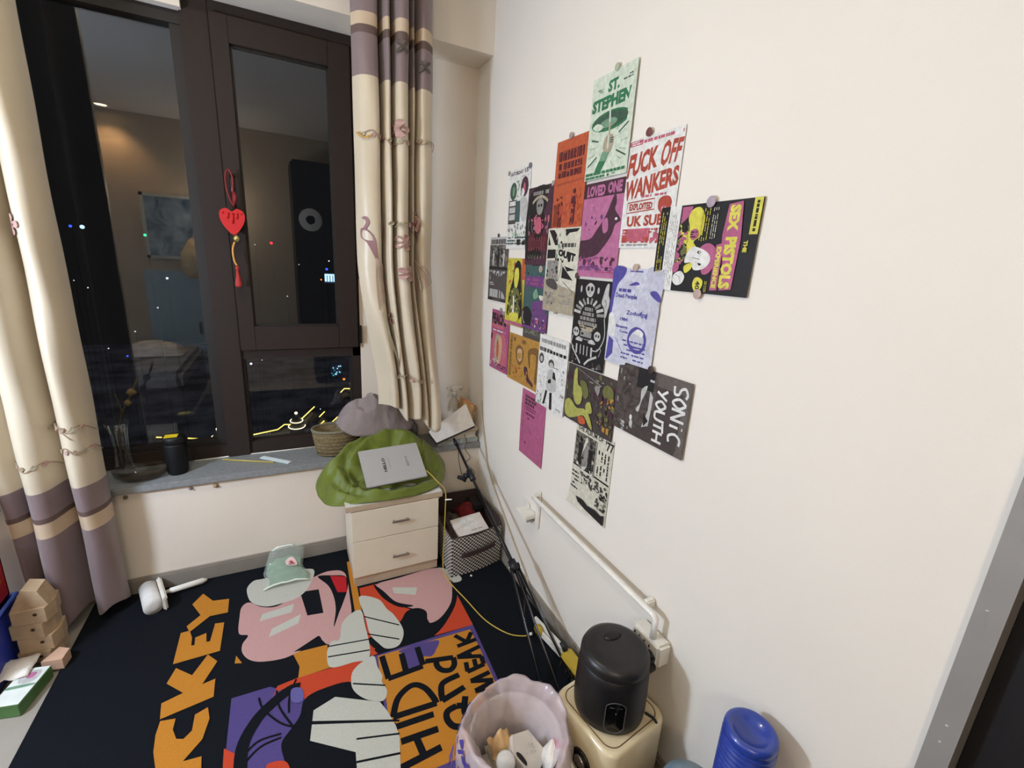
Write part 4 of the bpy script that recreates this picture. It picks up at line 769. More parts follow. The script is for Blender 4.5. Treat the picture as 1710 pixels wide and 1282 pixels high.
motif(ce, .04, 1.56, 'bird'); motif(ce, .05, 1.95, 'vine'); motif(ce, .30, 1.94, 'vine'); motif(ce, .72, 1.96, 'vine'); motif(ce, .48, 1.55, 'flower'); motif(ce, .86, 2.24, 'fly'); motif(ce, .48, 2.28, 'fly')
ce.stroke('o', .006, [(.04, 1.96), (.07, 1.94), (.10, 1.95)]); motif(ce, .45, 1.99, 'flower'); motif(ce, .50, 1.42, 'flower'); motif(ce, .30, 1.62, 'vine'); motif(ce, .68, 1.60, 'bird', .8); motif(ce, .14, .95, 'vine'); motif(ce, .40, .93, 'vine'); motif(ce, .2, 1.22, 'flower')
ce.stroke('g', .006, [(.12, 1.25), (.14, 1.1), (.18, .98)])
b.build('curtain', label='cream embroidered satin curtain with mauve top bands, gathered right of the window', cat='curtain', group='satin curtains at the window', thick=.001, recalc=False)
tl = [(-1.99, -.06), (-1.95, -.14), (-1.90, -.16), (-1.865, -.10), (-1.85, -.06), (-1.825, -.15), (-1.785, -.19), (-1.745, -.17), (-1.728, -.08), (-1.715, -.05), (-1.70, -.12), (-1.675, -.17), (-1.645, -.17), (-1.62, -.12), (-1.612, -.06)]
bl = [(-1.90, -.06), (-1.87, -.14), (-1.85, -.13), (-1.83, -.10), (-1.825, -.08), (-1.805, -.15), (-1.78, -.18), (-1.75, -.16), (-1.725, -.09), (-1.705, -.06), (-1.69, -.13), (-1.665, -.16), (-1.64, -.15), (-1.612, -.11), (-1.605, -.06)]
def bandL(z, s):
    if z < .43: return satinp
    if z < .485: return satinc
    if z < .505: return satind
    if z < .60: return satinp
    return satin
b, S2 = curtain(tl, bl, 2.66, lambda s: .045-.018*math.sin(s*20), bandL, 1.9)
ce = CV(b, lambda u, v, h: S2(u, v, .0015+h*4), emb, .5, 1, dz=.00004)
for u, v, k in ((.55, .82, 'vine'), (.30, .70, 'vine'), (.72, .74, 'vine'), (.45, 1.5, 'flower'), (.74, 1.52, 'flower'), (.68, .83, 'vine')): motif(ce, u, v, k)
b.build('curtain', label='long cream and mauve satin curtain at left, reaching down to the rug', cat='curtain', group='satin curtains at the window', thick=.001, recalc=False)
# ================================================================ RED CHARM
t = thing('hanging_charm', 'red heart shaped knot charm with tassel hanging from the brown window handle', 'charm')
rd = mat('red silk cord', (190, 22, 26), .55, var=.1, scale=120); y0 = .115
heart = [(0, -.075), (.03, -.045), (.045, -.01), (.042, .018), (.02, .03), (0, .018), (-.02, .03), (-.042, .018), (-.045, -.01), (-.03, -.045)]
hp = catmull([(p[0], p[1], 0) for p in heart], True, 4)
Mh = Matrix.Translation((-1.108, y0, 1.615)) @ Matrix.Rotation(PI/2, 4, 'X')
b = MB(); b.prism([(p.x, p.y) for p in hp], -.007, .007, rd, Mh)
for i in range(5): b.tube([Mh @ V((-.034+i*.017, -.03+abs(i-2)*.02, .008)), Mh @ V((-.030+i*.016, .012, .010))], .004, rd, 6)
b.build('heart', t)
b = MB(); b.tube(catmull([(-1.098, y0, 1.652), (-1.115, y0-.005, 1.70), (-1.120, y0, 1.765), (-1.108, y0+.005, 1.795), (-1.094, y0, 1.765), (-1.098, y0, 1.70), (-1.100, y0, 1.652)], False, 5), .0035, mat('dark red cord', (120, 24, 24), .6), 8); b.tube([(-1.098, y0, 1.66), (-1.090, y0-.004, 1.69), (-1.096, y0, 1.71)], .007, mat('dark red cord', (120, 24, 24), .6), 8); b.build('hanging_cord', t)
b = MB(); b.lathe([(0, -.014), (.012, -.006), (.013, .004), (.006, .014), (0, .016)], (-1.100, y0, 1.525), mat('brass bead', (205, 190, 120), .25, .8), 14); b.build('bead', t, label='brass bead')
b = MB(); b.tube(catmull([(-1.108, y0, 1.512), (-1.118, y0, 1.48), (-1.116, y0, 1.435), (-1.108, y0, 1.415)], False, 5), .004, mat('gold and red cord', (200, 140, 60), .4), 8)
b.lathe([(.003, .06), (.008, .05), (.008, .045), (.005, .043), (.007, .02), (.014, -.02), (.012, -.03), (0, -.03)], (-1.108, y0, 1.355), mat('faded red tassel', (165, 50, 46), .8), 14); b.build('tassel', t)
# ================================================================ SILL OBJECTS
t = thing('travel_bottle', 'black cylindrical bottle with a yellow square label on its lid, on the sill', 'bottle')
bkp = mat('soft black plastic', (10, 11, 14), .55, spec=.3)
b = MB(); b.lathe([(0, 0), (.034, 0), (.038, .006), (.040, .02), (.042, .135), (.040, .142)], (-1.405, .075, .513), bkp, 40); b.build('body', t)
b = MB(); b.lathe([(.040, .143), (.043, .147), (.043, .168), (.039, .174), (0, .175)], (-1.405, .075, .513), mat('black lid', (12, 12, 14), .5), 40); b.build('lid', t)
b = MB(); b.box((-1.436, .045, .6885), (-1.388, .084, .690), mat('yellow paper label', (225, 196, 30), .6), bev=.0003); b.build('label', t, label='yellow label')
b = MB(); b.tube([(-1.245, .150, .518), (-1.03, .045, .5165)], .0032, mat('yellow pencil', (196, 176, 80), .4), 6); b.tube([(-1.03, .045, .5165), (-1.022, .041, .5165)], [.0032, .0008], mat('pencil tip', (90, 70, 40), .5), 6)
b.build('pencil', label='thin yellow pencil lying on the grey sill', cat='pencil')
b = MB(); Ms = Matrix.Translation((-1.022, .075, .5155)) @ Matrix.Rotation(math.radians(-42), 4, 'Z')
b.box((-.082, -.014, -.002), (.082, .014, .002), mat('pale plastic strip', (205, 216, 214), .3), Ms, .001)
b.box((-.08, -.004, .002), (.08, .004, .0028), mat('pale strip ridge', (224, 232, 230), .3), Ms); b.build('ruler', label='short pale plastic ruler lying beside the pencil on the sill', cat='ruler')
t = thing('glass_vase', 'clear glass vase with a dried stem, half behind the left curtain on the sill', 'vase')
cg = mixmat('clear glassware', 'glass', (240, 245, 240), .10, .03)
b = MB(); b.lathe([(.0, .0), (.03, .0), (.034, .01), (.03, .05), (.026, .12), (.03, .19), (.044, .24)], (-1.60, .12, .5135), cg, 32); b.build('glass', t)
b = MB(); dst = mat('dark dried stem', (62, 56, 38), .8)
b.tube(catmull([(-1.605, .12, .54), (-1.60, .12, .68), (-1.575, .11, .79), (-1.53, .10, .88), (-1.50, .10, .95)], False, 5), [.004]*20+[.002], dst, 6)
b.tube(catmull([(-1.585, .118, .75), (-1.57, .09, .82), (-1.58, .08, .89)], False, 4), .0025, dst, 6)
b.build('stem', t)
b = MB()
for i, (x, z, s) in enumerate(((-1.530, .885, .018), (-1.548, .84, .014))):
    b.lathe([(0, -s), (s*.7, -s*.5), (s, 0), (s*.6, s*.7), (0, s)], (x, .10, z), mat('dried golden flower', (96, 80, 48), .85, var=.3, scale=90), 9)
b.build('dried_flower', t)
b = MB(); bowlm = mixmat('smoky glass', 'film', (60, 48, 36), .35, .08)
b.lathe([(.0, .0), (.055, .0), (.075, .02), (.08, .05), (.077, .05), (.07, .022), (.05, .004), (0, .004)], (-1.53, .06, .5135), bowlm, 36, Matrix.Diagonal((1.25, .75, 1, 1)))
b.build('glass_dish', label='low smoky brown glass dish on the sill beside the left curtain', cat='dish')
wk = mat('light gum', (170, 150, 130), .7)
for i, (x, z, l, s) in enumerate(((-1.355, .463, 'small grey sticky hook stub under the sill, middle of three', .008), (-1.263, .460, 'small peeling paper scrap under the sill, rightmost of three', .011), (-1.58, .462, 'small brown stub under the sill beside the left curtain', .008))):
    b = MB(); b.lathe([(s, 0), (s, .003), (s*.5, .004), (s*.55, .012), (0, .014)], (x, 0, z), mat('stub %d' % i, ((130, 112, 118), (168, 146, 110), (112, 96, 78))[i], .7), 14, Matrix.Rotation(PI/2, 4, 'X')); b.build('adhesive_hook', label=l, cat='hook', group='adhesive hooks under the sill')
# ================================================================ LINT ROLLER, PACKET
wp = mat('white plastic', (222, 218, 208), .35, coat=.2)
t = thing('lint_roller', 'white lint roller with long handle lying on the rug by the left curtain', 'lint roller')
A = V((-1.545, -.045, .042)); B_ = V((-1.500, -.185, .042)); ax = (B_-A).normalized(); rot = ax.to_track_quat('Z', 'Y').to_matrix().to_4x4(); L = (B_-A).length
b = MB(); b.lathe([(.010, 0), (.034, 0), (.034, L), (.010, L)], A, mat('white sticky paper roll', (214, 210, 204), .8, bump=.2, bscale=60), 32, rot); b.build('paper_roll', t)
side = V((-ax.y, ax.x, 0)); side = side if side.x > 0 else -side
b = MB(); cen = (A+B_)/2+side*.034
Mx = Matrix.Translation(cen) @ Matrix(((side.x, ax.x, 0, 0), (side.y, ax.y, 0, 0), (0, 0, 1, 0), (0, 0, 0, 1)))
b.box((-.004, -.088, -.030), (.012, -.074, .030), wp, Mx, .006); b.box((-.004, .074, -.030), (.012, .088, .030), wp, Mx, .006); b.box((-.004, -.085, .016), (.014, .085, .030), wp, Mx, .006); b.box((-.004, -.085, -.030), (.014, .085, -.018), wp, Mx, .006)
b.box((-.002, -.07, -.016), (.004, .07, .016), mat('roller gap', (90, 78, 72), .7), Mx); b.build('guard', t)
b = MB(); d = (V((-1.335, -.050, .026))-cen).normalized(); e0 = cen+d*.01
b.tube([e0, cen+d*.03, cen+d*.033, cen+d*.15, V((-1.345, -.052, .026)), V((-1.332, -.049, .026))], [.007, .008, .012, .013, .011, .006], wp, 16); b.build('handle', t)
t = thing('plastic_packet', 'crumpled clear zip packet of green cloth with a pink label, against the skirting', 'packet')
pk = mixmat('packet film', 'film', (205, 222, 210), .28, .06)
gc = mat('sage green cloth', (112, 140, 112), .85, var=.15, scale=30, bump=.3, bscale=40)
def pkf(h, sh):
    def f(u, v):
        x = -1.105+.19*u+.03*(u-.5)*v*(-1)+.012*math.sin(v*7); y = -.205+.185*v; z = .010+h*(math.sin(PI*min(max(u, 0), 1))**.5)*(.35+.65*v)+.008*noise.noise((u*5, v*5, sh))
        z += .055*max(0, v-.75)/.25; x += .0; return V((x*(1)-(0), y, z))
    return f
f1 = pkf(.035, 1)
b = MB(); b.grid(lambda u, v: f1(.06+.88*u, .10+.74*v)+V((0, 0, -.003)), 24, 24, gc); b.build('folded_cloth', t, thick=.006)
f2 = pkf(.042, 2); b = MB(); b.grid(lambda u, v: f2(u, v)+V((0, 0, .004)), 24, 28, pk); b.build('film', t)
b = MB(); b.tube([f2(i/10, .03)+V((0, -.004, .004)) for i in range(11)], .004, mat('white zip strip', (214, 222, 212), .4), 6); b.build('seam_strip', t); b = MB(); b.tube([f2(.12+i*.06, .97)+V((0, 0, .006)) for i in range(11)], .0045, mat('white zip strip', (214, 222, 212), .4), 6); b.build('zip_strip', t)
b = MB(); cc = CV(b, lambda u, v, h: f2(u, v)+V((0, -.001, .006+h)), dict(w=mat('label white', (226, 200, 200), .5), r=mat('label red', (196, 70, 80), .5)), .19, .19)
cc.smooth('w', [(.56, .72), (.70, .80), (.82, .74), (.84, .6), (.74, .5), (.6, .54)]); cc.smooth('r', [(.66, .68), (.72, .72), (.76, .64), (.70, .6)]); cc.dashes('r', .62, .56, .78, .62, 2, 3); b.build('sticker', t, label='pink and white round sticker')
# ================================================================ NIGHTSTAND
t = thing('nightstand', 'white two-drawer nightstand under the green coat', 'nightstand')
nw = mat('cream laminate', (222, 211, 190), .45, var=.025, scale=10, bump=.02, bscale=60); nt_ = mat('pale oak edge', (184, 166, 142), .5, var=.06, scale=24)
top_m = mat('whitish laminate top', (206, 206, 198), .35, var=.02)
MB().box((-.728, -.322, .058), (-.340, -.025, .398), nw).build('body', t)
MB().box((-.728, -.326, .008), (-.338, -.03, .058), nt_).build('plinth', t)
b = MB(); b.box((-.756, -.336, .398), (-.319, -.022, .4245), nt_, bev=.001); b.box((-.754, -.334, .4245), (-.321, -.024, .4255), top_m); b.build('top', t)
for z0, z1 in ((.060, .2425), (.2455, .394)):
    d = MB().box((-.733, -.336, z0), (-.338, -.322, z1), nw, bev=.0015).build('drawer', t)
    zc = .135 if z0 < .1 else .318
    b = MB(); b.box((-.558, -.352, zc-.004), (-.482, -.344, zc+.004), mat('satin grey metal', (150, 142, 132), .35, .7), bev=.001); b.box((-.553, -.346, zc-.003), (-.547, -.335, zc+.003), MC['satin grey metal']); b.box((-.493, -.346, zc-.003), (-.487, -.335, zc+.003), MC['satin grey metal']); b.build('handle', d)
# ================================================================ CLOTH HEAPS
def fold_h(x, y, FL_):
    h = 0
    for A, w_, pts in FL_:
        best = 9; tt = 0; n = len(pts)-1
        for i in range(n):
            ax, ay = pts[i]; bx, by = pts[i+1]; dx, dy = bx-ax, by-ay
            t = max(0, min(1, ((x-ax)*dx+(y-ay)*dy)/(dx*dx+dy*dy))); d = math.hypot(x-ax-t*dx, y-ay-t*dy)
            if d < best: best = d; tt = (i+t)/n
        h = max(h, A*math.exp(-(best/w_)**1.4)*1.15*(.45+.55*math.sin(PI*min(1, max(0, tt*.9+.05)))))
    return h
def heap(outline, zc, cx, cy, m, folds, amp, seed, name, label, cat, p=2.2, nr=44, na=220, thick=.003, top=None, FL_=()):
    O = catmull([V(q) for q in outline], True, na//len(outline)); n = len(O)
    b = MB(); rings = []
    for j in range(nr+1):
        r = j/nr; ring = []
        for k in range(n):
            o = O[k]; x = cx+(o.x-cx)*r; y = cy+(o.y-cy)*r
            zt = top(x, y) if top else zc
            z = o.z+(zt-o.z)*(1-r**p)
            q = V((x*7, y*7, seed)); f = abs(noise.noise(q*folds))*2-.5; f2_ = noise.noise(V((x*22, y*22, seed+3)))
            f3 = abs(noise.noise(V((x*11+y*6, y*17-x*5, seed+9))))
            z += (amp*f*.5+amp*.3*f2_-amp*.9*f3+fold_h(x+.012*f2_, y+.012*f, FL_))*(1-r**6)
            ring.append(b.b.verts.new((x+.006*f2_, y, z)))
        rings.append(ring)
    for j in range(nr):
        for k in range(n):
            b.face([rings[j][k], rings[j][(k+1) % n], rings[j+1][(k+1) % n], rings[j+1][k]], m, True)
    bmesh.ops.remove_doubles(b.b, verts=b.b.verts[:], dist=.0005)
    return b.build(name, label=label, cat=cat, thick=thick)
green = mat('olive green nylon', (94, 106, 24), .5, var=.16, scale=12, bump=.55, bscale=22, sheen=.2)
def coat_top(x, y):
    z = .470+max(0, y+.22)*.76
    if y > .0: z = .637-.5*(y-.0)
    ex = max(0, abs(x+.53)-.15)/.10; ey = max(0, abs(y+.19)-.08)/.05
    z -= .030*math.exp(-(ex*ex+ey*ey))
    return z
CF = [(.050, .026, [(-.77, -.12), (-.735, -.20), (-.67, -.285), (-.57, -.325), (-.45, -.325), (-.34, -.27), (-.285, -.19)]),
      (.045, .024, [(-.82, -.14), (-.79, -.21), (-.74, -.27), (-.68, -.31)]), (.05, .024, [(-.82, -.085), (-.74, -.085), (-.69, -.04), (-.60, -.015)]),
      (.055, .026, [(-.70, -.10), (-.62, -.055), (-.50, -.035), (-.40, -.045), (-.34, -.09)]), (.045, .02, [(-.33, -.03), (-.345, -.10), (-.35, -.17), (-.325, -.24)]),
      (.045, .022, [(-.28, -.08), (-.285, -.15), (-.30, -.22)]), (.05, .026, [(-.62, .015), (-.50, .01), (-.38, .0)]), (.03, .016, [(-.46, .02), (-.43, -.03), (-.38, -.075)]), (.03, .016, [(-.72, -.13), (-.71, -.2), (-.655, -.275)])]
heap([(-.86, -.10, .44), (-.84, -.20, .40), (-.79, -.27, .405), (-.70, -.325, .432), (-.56, -.345, .432), (-.42, -.335, .432), (-.31, -.28, .44), (-.26, -.19, .45), (-.25, -.10, .48), (-.30, -.02, .54), (-.40, .03, .58), (-.55, .04, .58), (-.68, .0, .54), (-.80, -.04, .50)],
     .5, -.55, -.13, green, 1.0, .030, 4, 'coat', 'crumpled olive green coat heaped on the nightstand', 'coat', top=coat_top, p=3.6, FL_=CF)
o2 = thing('laptop', 'closed silver laptop with printed lettering lying on the green coat', 'laptop')
LA, LB, LC, LD = V((-.680, -.150, .572)), V((-.408, -.128, .572)), V((-.392, -.248, .488)), V((-.640, -.270, .488))
ux = ((LB-LA)+(LC-LD)).normalized(); uy = ((LA-LD)+(LB-LC)); uy = (uy-ux*uy.dot(ux)).normalized(); uz = ux.cross(uy).normalized(); ctr = (LA+LB+LC+LD)/4+V((.004, -.016, .012))
ML = Matrix(((ux.x, uy.x, uz.x, ctr.x), (ux.y, uy.y, uz.y, ctr.y), (ux.z, uy.z, uz.z, ctr.z), (0, 0, 0, 1)))
silver = mat('silver aluminium', (168, 166, 164), .45, .05, var=.02); LW, LH = .142, .098
MB().box((-LW, -LH, -.006), (LW, LH, .0), mat('laptop base', (120, 122, 126), .4, .5), ML, .004).build('base', o2)
b = MB(); b.box((-LW, -LH, .0005), (LW, LH, .007), silver, ML, .003)
cc = CV(b, lambda u, v, h: ML @ V((-LW+u*2*LW, LH-v*2*LH, .007+h)), dict(k=mat('dark print', (60, 58, 62), .5), r=mat('red print', (178, 34, 44), .5), g=mat('grey print', (110, 112, 118), .5)), 2*LW, 2*LH)
cc.text('k', 'HELLO', .33, .30, .38, .68, .05, -90); cc.text('g', 'KITTY', .72, .34, .755, .62, .04, -90)
cc.stroke('g', .0012, [(.44, .3), (.44, .6)]); b.build('lid', o2)
# wicker basket behind the coat
t = thing('wicker_basket', 'oval wicker basket on the sill behind the green coat', 'basket')
wick = mat('brown wicker', (122, 106, 74), .8, var=.3, scale=120, bump=.6, bscale=160)
b = MB()
def wob(q, a): return V((q.x*1.25, q.y*.85, q.z))
b.lathe([(.070, 0), (.078, .04), (.086, .09), (.090, .13), (.082, .13), (.072, .04), (.064, .008), (0, .008)], (-.745, .085, .513), wick, 40, wob=wob)
for k in range(7): b.tube([(-.745+1.25*(.0755+.002*k)*math.cos(a*PI/20), .085+.85*(.0755+.002*k)*math.sin(a*PI/20), .522+.018*k+.0025*(a % 2)) for a in range(40)], .0035, wick, 5, True)
b.build('body', t); b = MB(); b.tube([(-.745+1.25*.088*math.cos(a*PI/20), .085+.85*.088*math.sin(a*PI/20), .645) for a in range(40)], .007, mat('grey cotton rim', (118, 112, 92), .9), 8, True); b.build('rim', t)
greyc = mat('mauve grey cotton', (132, 120, 117), .8, var=.1, scale=18, bump=.6, bscale=24)
heap([(-.735, .03, .66), (-.745, .09, .68), (-.70, .15, .70), (-.60, .16, .71), (-.50, .15, .72), (-.40, .12, .68), (-.36, .05, .64), (-.40, .0, .62), (-.50, -.02, .62), (-.60, -.02, .62), (-.68, -.01, .63)], .775, -.58, .06, greyc, 1.1, .026, 2, 'folded_clothes', 'crumpled mauve grey clothes piled behind the green coat under the curtain', 'clothes', p=2.6, FL_=[(.03, .022, [(-.72, .10), (-.66, .06), (-.58, .05), (-.48, .08)]), (.04, .018, [(-.70, .03), (-.62, .005), (-.52, .01), (-.42, .05)]), (.015, .02, [(-.69, .15), (-.6, .12), (-.5, .13)]), (.04, .016, [(-.60, .09), (-.56, .03), (-.50, -.01)])])
MB().box((-.62, .02, .513), (-.345, .18, .64), mat('dark cardboard', (70, 62, 60), .8), bev=.006).build('storage_carton', label='dark carton on the sill buried under the grey clothes', cat='box')
# ================================================================ STACK IN THE CORNER
cw = mat('cream card', (212, 202, 184), .6)
MB().box((-.245, -.012, .5135), (-.012, .17, .541), mat('grey green folder', (148, 152, 146), .55), bev=.002).build('folder', label='grey green folder lowest in the corner stack on the sill', cat='folder', group='flat things stacked in the corner')
t = thing('book', 'thick white book in the middle of the corner stack', 'book', group='flat things stacked in the corner')
MB().box((-.235, -.005, .5415), (-.020, .165, .5445), cw).build('cover', t); MB().box((-.232, -.002, .5445), (-.024, .163, .571), mat('page edges', (192, 184, 168), .8, var=.1, scale=300)).build('pages', t); MB().box((-.235, -.005, .571), (-.020, .165, .574), cw).build('cover', t)
MB().box((-.250, .0, .5745), (-.008, .175, .596), mat('cream box lid', (200, 186, 164), .6), bev=.002).build('flat_box', label='flat cream box on top of the book in the corner stack', cat='box', group='flat things stacked in the corner')
t = thing('notebook_computer', 'open white laptop lid tilted on the corner stack below the curtain hem', 'laptop')
Q = [V((-.301, .0, .612)), V((-.085, .03, .738)), V((-.040, -.0, .617)), V((-.262, -.02, .552))]
b = MB(); wl = mat('white glossy lid', (226, 222, 216), .2, coat=.5); nrm = (Q[1]-Q[0]).cross(Q[2]-Q[1]).normalized(); nrm = nrm if nrm.y < 0 else -nrm
vs = [b.b.verts.new(q+V((0, -.03, 0))) for q in Q]; vb = [b.b.verts.new(q+V((0, -.03, 0))-nrm*.008) for q in Q]
b.face(vs, wl); b.face(vb[::-1], wl)
for i in range(4): b.face([vs[i], vs[(i+1) % 4], vb[(i+1) % 4], vb[i]], wl)
bmesh.ops.bevel(b.b, geom=b.b.edges[:], offset=.002, segments=2, affect='EDGES'); b.build('lid', t)
b = MB(); kd = mat('dark laptop deck', (44, 40, 44), .5); vs = [b.b.verts.new(q+V((.004, -.03, -.012))-nrm*.010) for q in Q]; vb = [b.b.verts.new(q+V((.004, -.03, -.012))-nrm*.020) for q in Q]
b.face(vs, kd); b.face(vb[::-1], kd)
for i in range(4): b.face([vs[i], vs[(i+1) % 4], vb[(i+1) % 4], vb[i]], kd)
b.build('base', t)
t = thing('paper_bag', 'crumpled orange edged paper bag in the corner behind the white laptop', 'bag')
kp = mat('kraft paper', (205, 168, 120), .75, var=.12, scale=20, bump=.3, bscale=30)
b = MB(); b.grid(lambda u, v: V((-.085+.075*u+.006*math.sin(v*9), .075-.045*math.sin(u*PI)-.02*v+.008*noise.noise((u*6, v*6, 1)), .597+.15*v-.045*u*v)), 12, 12, kp); b.grid(lambda u, v: V((-.085+.075*u, .10+.02*math.sin(u*PI), .597+.155*v-.045*u*v)), 12, 12, kp); b.build('paper', t, thick=.001)
b = MB(); b.tube([(-.085+.075*i/8+.006*math.sin(9), .056-.045*math.sin(i/8*PI), .748-.045*i/8) for i in range(9)], .003, mat('orange edge', (206, 98, 46), .6), 6); b.build('rim', t, label='orange edge')
t = thing('spray_bottle', 'white trigger spray bottle in the corner behind the white laptop', 'bottle')
tw = mat('milky white bottle', (196, 186, 168), .35, var=.02)
b = MB(); b.lathe([(0, 0), (.034, 0), (.036, .02), (.036, .08), (.028, .115), (.014, .135), (.013, .15)], (-.105, .14, .597), tw, 28); b.build('bottle', t)
b = MB(); b.lathe([(.016, .148), (.017, .175), (.012, .18), (0, .18)], (-.105, .14, .597), wp, 20); b.box((-.128, .120, .775), (-.078, .160, .803), wp, bev=.007); b.box((-.150, .128, .783), (-.126, .150, .800), wp, bev=.004)
b.tube(catmull([(-.124, .14, .775), (-.142, .138, .762), (-.144, .136, .742)], False, 4), .005, wp, 8); b.tube([(-.082, .14, .797), (-.058, .138, .785)], .009, wp, 10); b.build('trigger_head', t)
# ================================================================ STORAGE BOX
t = thing('storage_box', 'houndstooth fabric storage box full of papers in the corner beside the nightstand', 'box')
def hound(name):
    m = bpy.data.materials.new(name); m.use_nodes = True; nt = m.node_tree; bs = nt.nodes['Principled BSDF']; bs.inputs['Roughness'].default_value = .9
    uv = nt.nodes.new('ShaderNodeUVMap'); ck = nt.nodes.new('ShaderNodeTexChecker'); ck.inputs['Scale'].default_value = 1
    ck.inputs['Color1'].default_value = srgb('cdc8c0')+(1,); ck.inputs['Color2'].default_value = srgb('2c2422')+(1,)
    w_ = nt.nodes.new('ShaderNodeTexWave'); w_.wave_type = 'BANDS'; w_.bands_direction = 'DIAGONAL'; w_.inputs['Scale'].default_value = .45; w_.inputs['Distortion'].default_value = 0
    r = nt.nodes.new('ShaderNodeValToRGB'); r.color_ramp.elements[0].position = .40; r.color_ramp.elements[1].position = .46; r.color_ramp.elements[0].color = srgb('5a4f4a')+(1,); r.color_ramp.elements[1].color = (1, 1, 1, 1)
    mx = nt.nodes.new('ShaderNodeMixRGB'); mx.blend_type = 'MULTIPLY'; mx.inputs[0].default_value = .45
    nt.links.new(uv.outputs[0], ck.inputs[0]); nt.links.new(uv.outputs[0], w_.inputs[0]); nt.links.new(w_.outputs['Fac'], r.inputs[0]); nt.links.new(ck.outputs[0], mx.inputs[1]); nt.links.new(r.outputs[0], mx.inputs[2]); nt.links.new(mx.outputs[0], bs.inputs['Base Color'])
    return m
hm_ = hound('houndstooth cloth'); dk = mat('dark brown lining', (58, 44, 42), .9, var=.1)
FL, FR, BR, BL = V((-.300, -.432, 0)), V((-.026, -.396, 0)), V((-.026, -.055, 0)), V((-.272, -.05, 0))
hz = .215
def wallpath(inset, n=10):
    P_ = [FL, FR, BR, BL]; c0 = sum(P_, V())/4; out = []
    for i in range(4):
        a, d_ = P_[i], P_[(i+1) % 4]
        for k in range(n):
            q = a.lerp(d_, k/n); bul = .012*math.sin(PI*k/n) if i != 2 else 0
            nrm_ = V((d_.y-a.y, -(d_.x-a.x), 0)).normalized(); q = q+nrm_*(bul if i in (0, 3) else 0)
            out.append(q+(c0-q).normalized()*inset)
    return out
b = MB(); uvl = b.b.loops.layers.uv.new('UVMap'); outer = wallpath(0); inner = wallpath(.008); N = len(outer); ln = 0
ro = []
for k in range(N):
    zt = hz+(.03 if N*.25 < k < N*.72 else 0)+.004*math.sin(k)
    ro.append((b.b.verts.new(outer[k]+V((0, 0, .010))), b.b.verts.new(outer[k]+V((0, 0, zt))), b.b.verts.new(inner[k]+V((0, 0, zt))), b.b.verts.new(inner[k]+V((0, 0, .02)))))
for k in range(N):
    A_, B2 = ro[k], ro[(k+1) % N]; d_ = (outer[(k+1) % N]-outer[k]).length; S_ = 1/.0100
    f = b.face([A_[0], B2[0], B2[1], A_[1]], hm_)
    for l, uvv in zip(f.loops, ((ln, 0), (ln+d_, 0), (ln+d_, hz), (ln, hz))): l[uvl].uv = (uvv[0]*S_, uvv[1]*S_)
    ln += d_; b.face([A_[1], B2[1], B2[2], A_[2]], dk); b.face([A_[2], B2[2], B2[3], A_[3]], dk)
b.face([r_[0] for r_ in ro][::-1], dk); b.face([r_[3] for r_ in ro], dk); b.build('body', t)
b = MB(); dirf = (FR-FL).normalized(); nf = V((dirf.y, -dirf.x, 0))
hp_ = [FL.lerp(FR, s_)+nf*o_+V((0, 0, z_)) for s_, o_, z_ in ((.18, .012, .122), (.22, .022, .126), (.5, .028, .130), (.78, .022, .134), (.84, .010, .134))]
for zz in (-.010, -.004, .002, .008): b.tube([p+V((0, 0, zz)) for p in catmull(hp_, False, 5)], .0042, dk, 6)
b.build('strap_handle', t)
b = MB(); b.tube([q+V((0, 0, hz+.002+(.03 if N*.25 < i < N*.72 else 0))) for i, q in enumerate(wallpath(.004))], .004, dk, 6, True); b.build('rim', t)
Mb = Matrix.Translation((-.165, -.335, .19)) @ Matrix.Rotation(math.radians(8), 4, 'Z') @ Matrix.Rotation(math.radians(22), 4, 'X')
wpap = mat('white card', (216, 208, 200), .6)
b = MB(); b.box((-.085, -.065, -.006), (.085, .075, .006), wpap, Mb, .001); cc = CV(b, lambda u, v, h: Mb @ V((-.085+.17*u, .075-.14*v, .006+h)), INKM, .17, .14)
cc.rect('white', .25, .08, .75, .55); cc.dashes('grey', .45, .62, .85, .68, 1, 3); cc.ell('black', .42, .86, .012, .02, 10); cc.rect('pink', .0, .9, .25, 1); b.build('booklet', label='white booklet with small print lying in the houndstooth box', cat='booklet')
b = MB(); b.grid(lambda u, v: V((-.17+.13*u, -.22+.15*v, .15+.06*math.sin(PI*u)**.6*math.sin(PI*v)**.6+.012*noise.noise((u*5, v*5, 2)))), 16, 16, mat('dark red cloth', (104, 20, 22), .85, var=.15)); b.build('red_cloth', label='dark red cloth stuffed in the houndstooth box', cat='cloth', thick=.004)
b = MB(); b.grid(lambda u, v: V((-.275+.11*u, -.36+.26*v, .14+.06*math.sin(PI*u)**.6*math.sin(PI*v)**.6+.02*noise.noise((u*5, v*7, 5)))), 16, 16, mat('grey brown cloth', (78, 68, 60), .9, var=.2, bump=.3, bscale=30)); b.build('dark_cloth', label='grey brown cloth at the left inside the houndstooth box', cat='cloth', thick=.004)
b = MB(); b.box((-.10, -.20, .13), (-.035, -.07, .22), mat('black pouch', (22, 20, 22), .7), bev=.01); b.build('black_pouch', label='black pouch at the back inside the houndstooth box', cat='pouch')
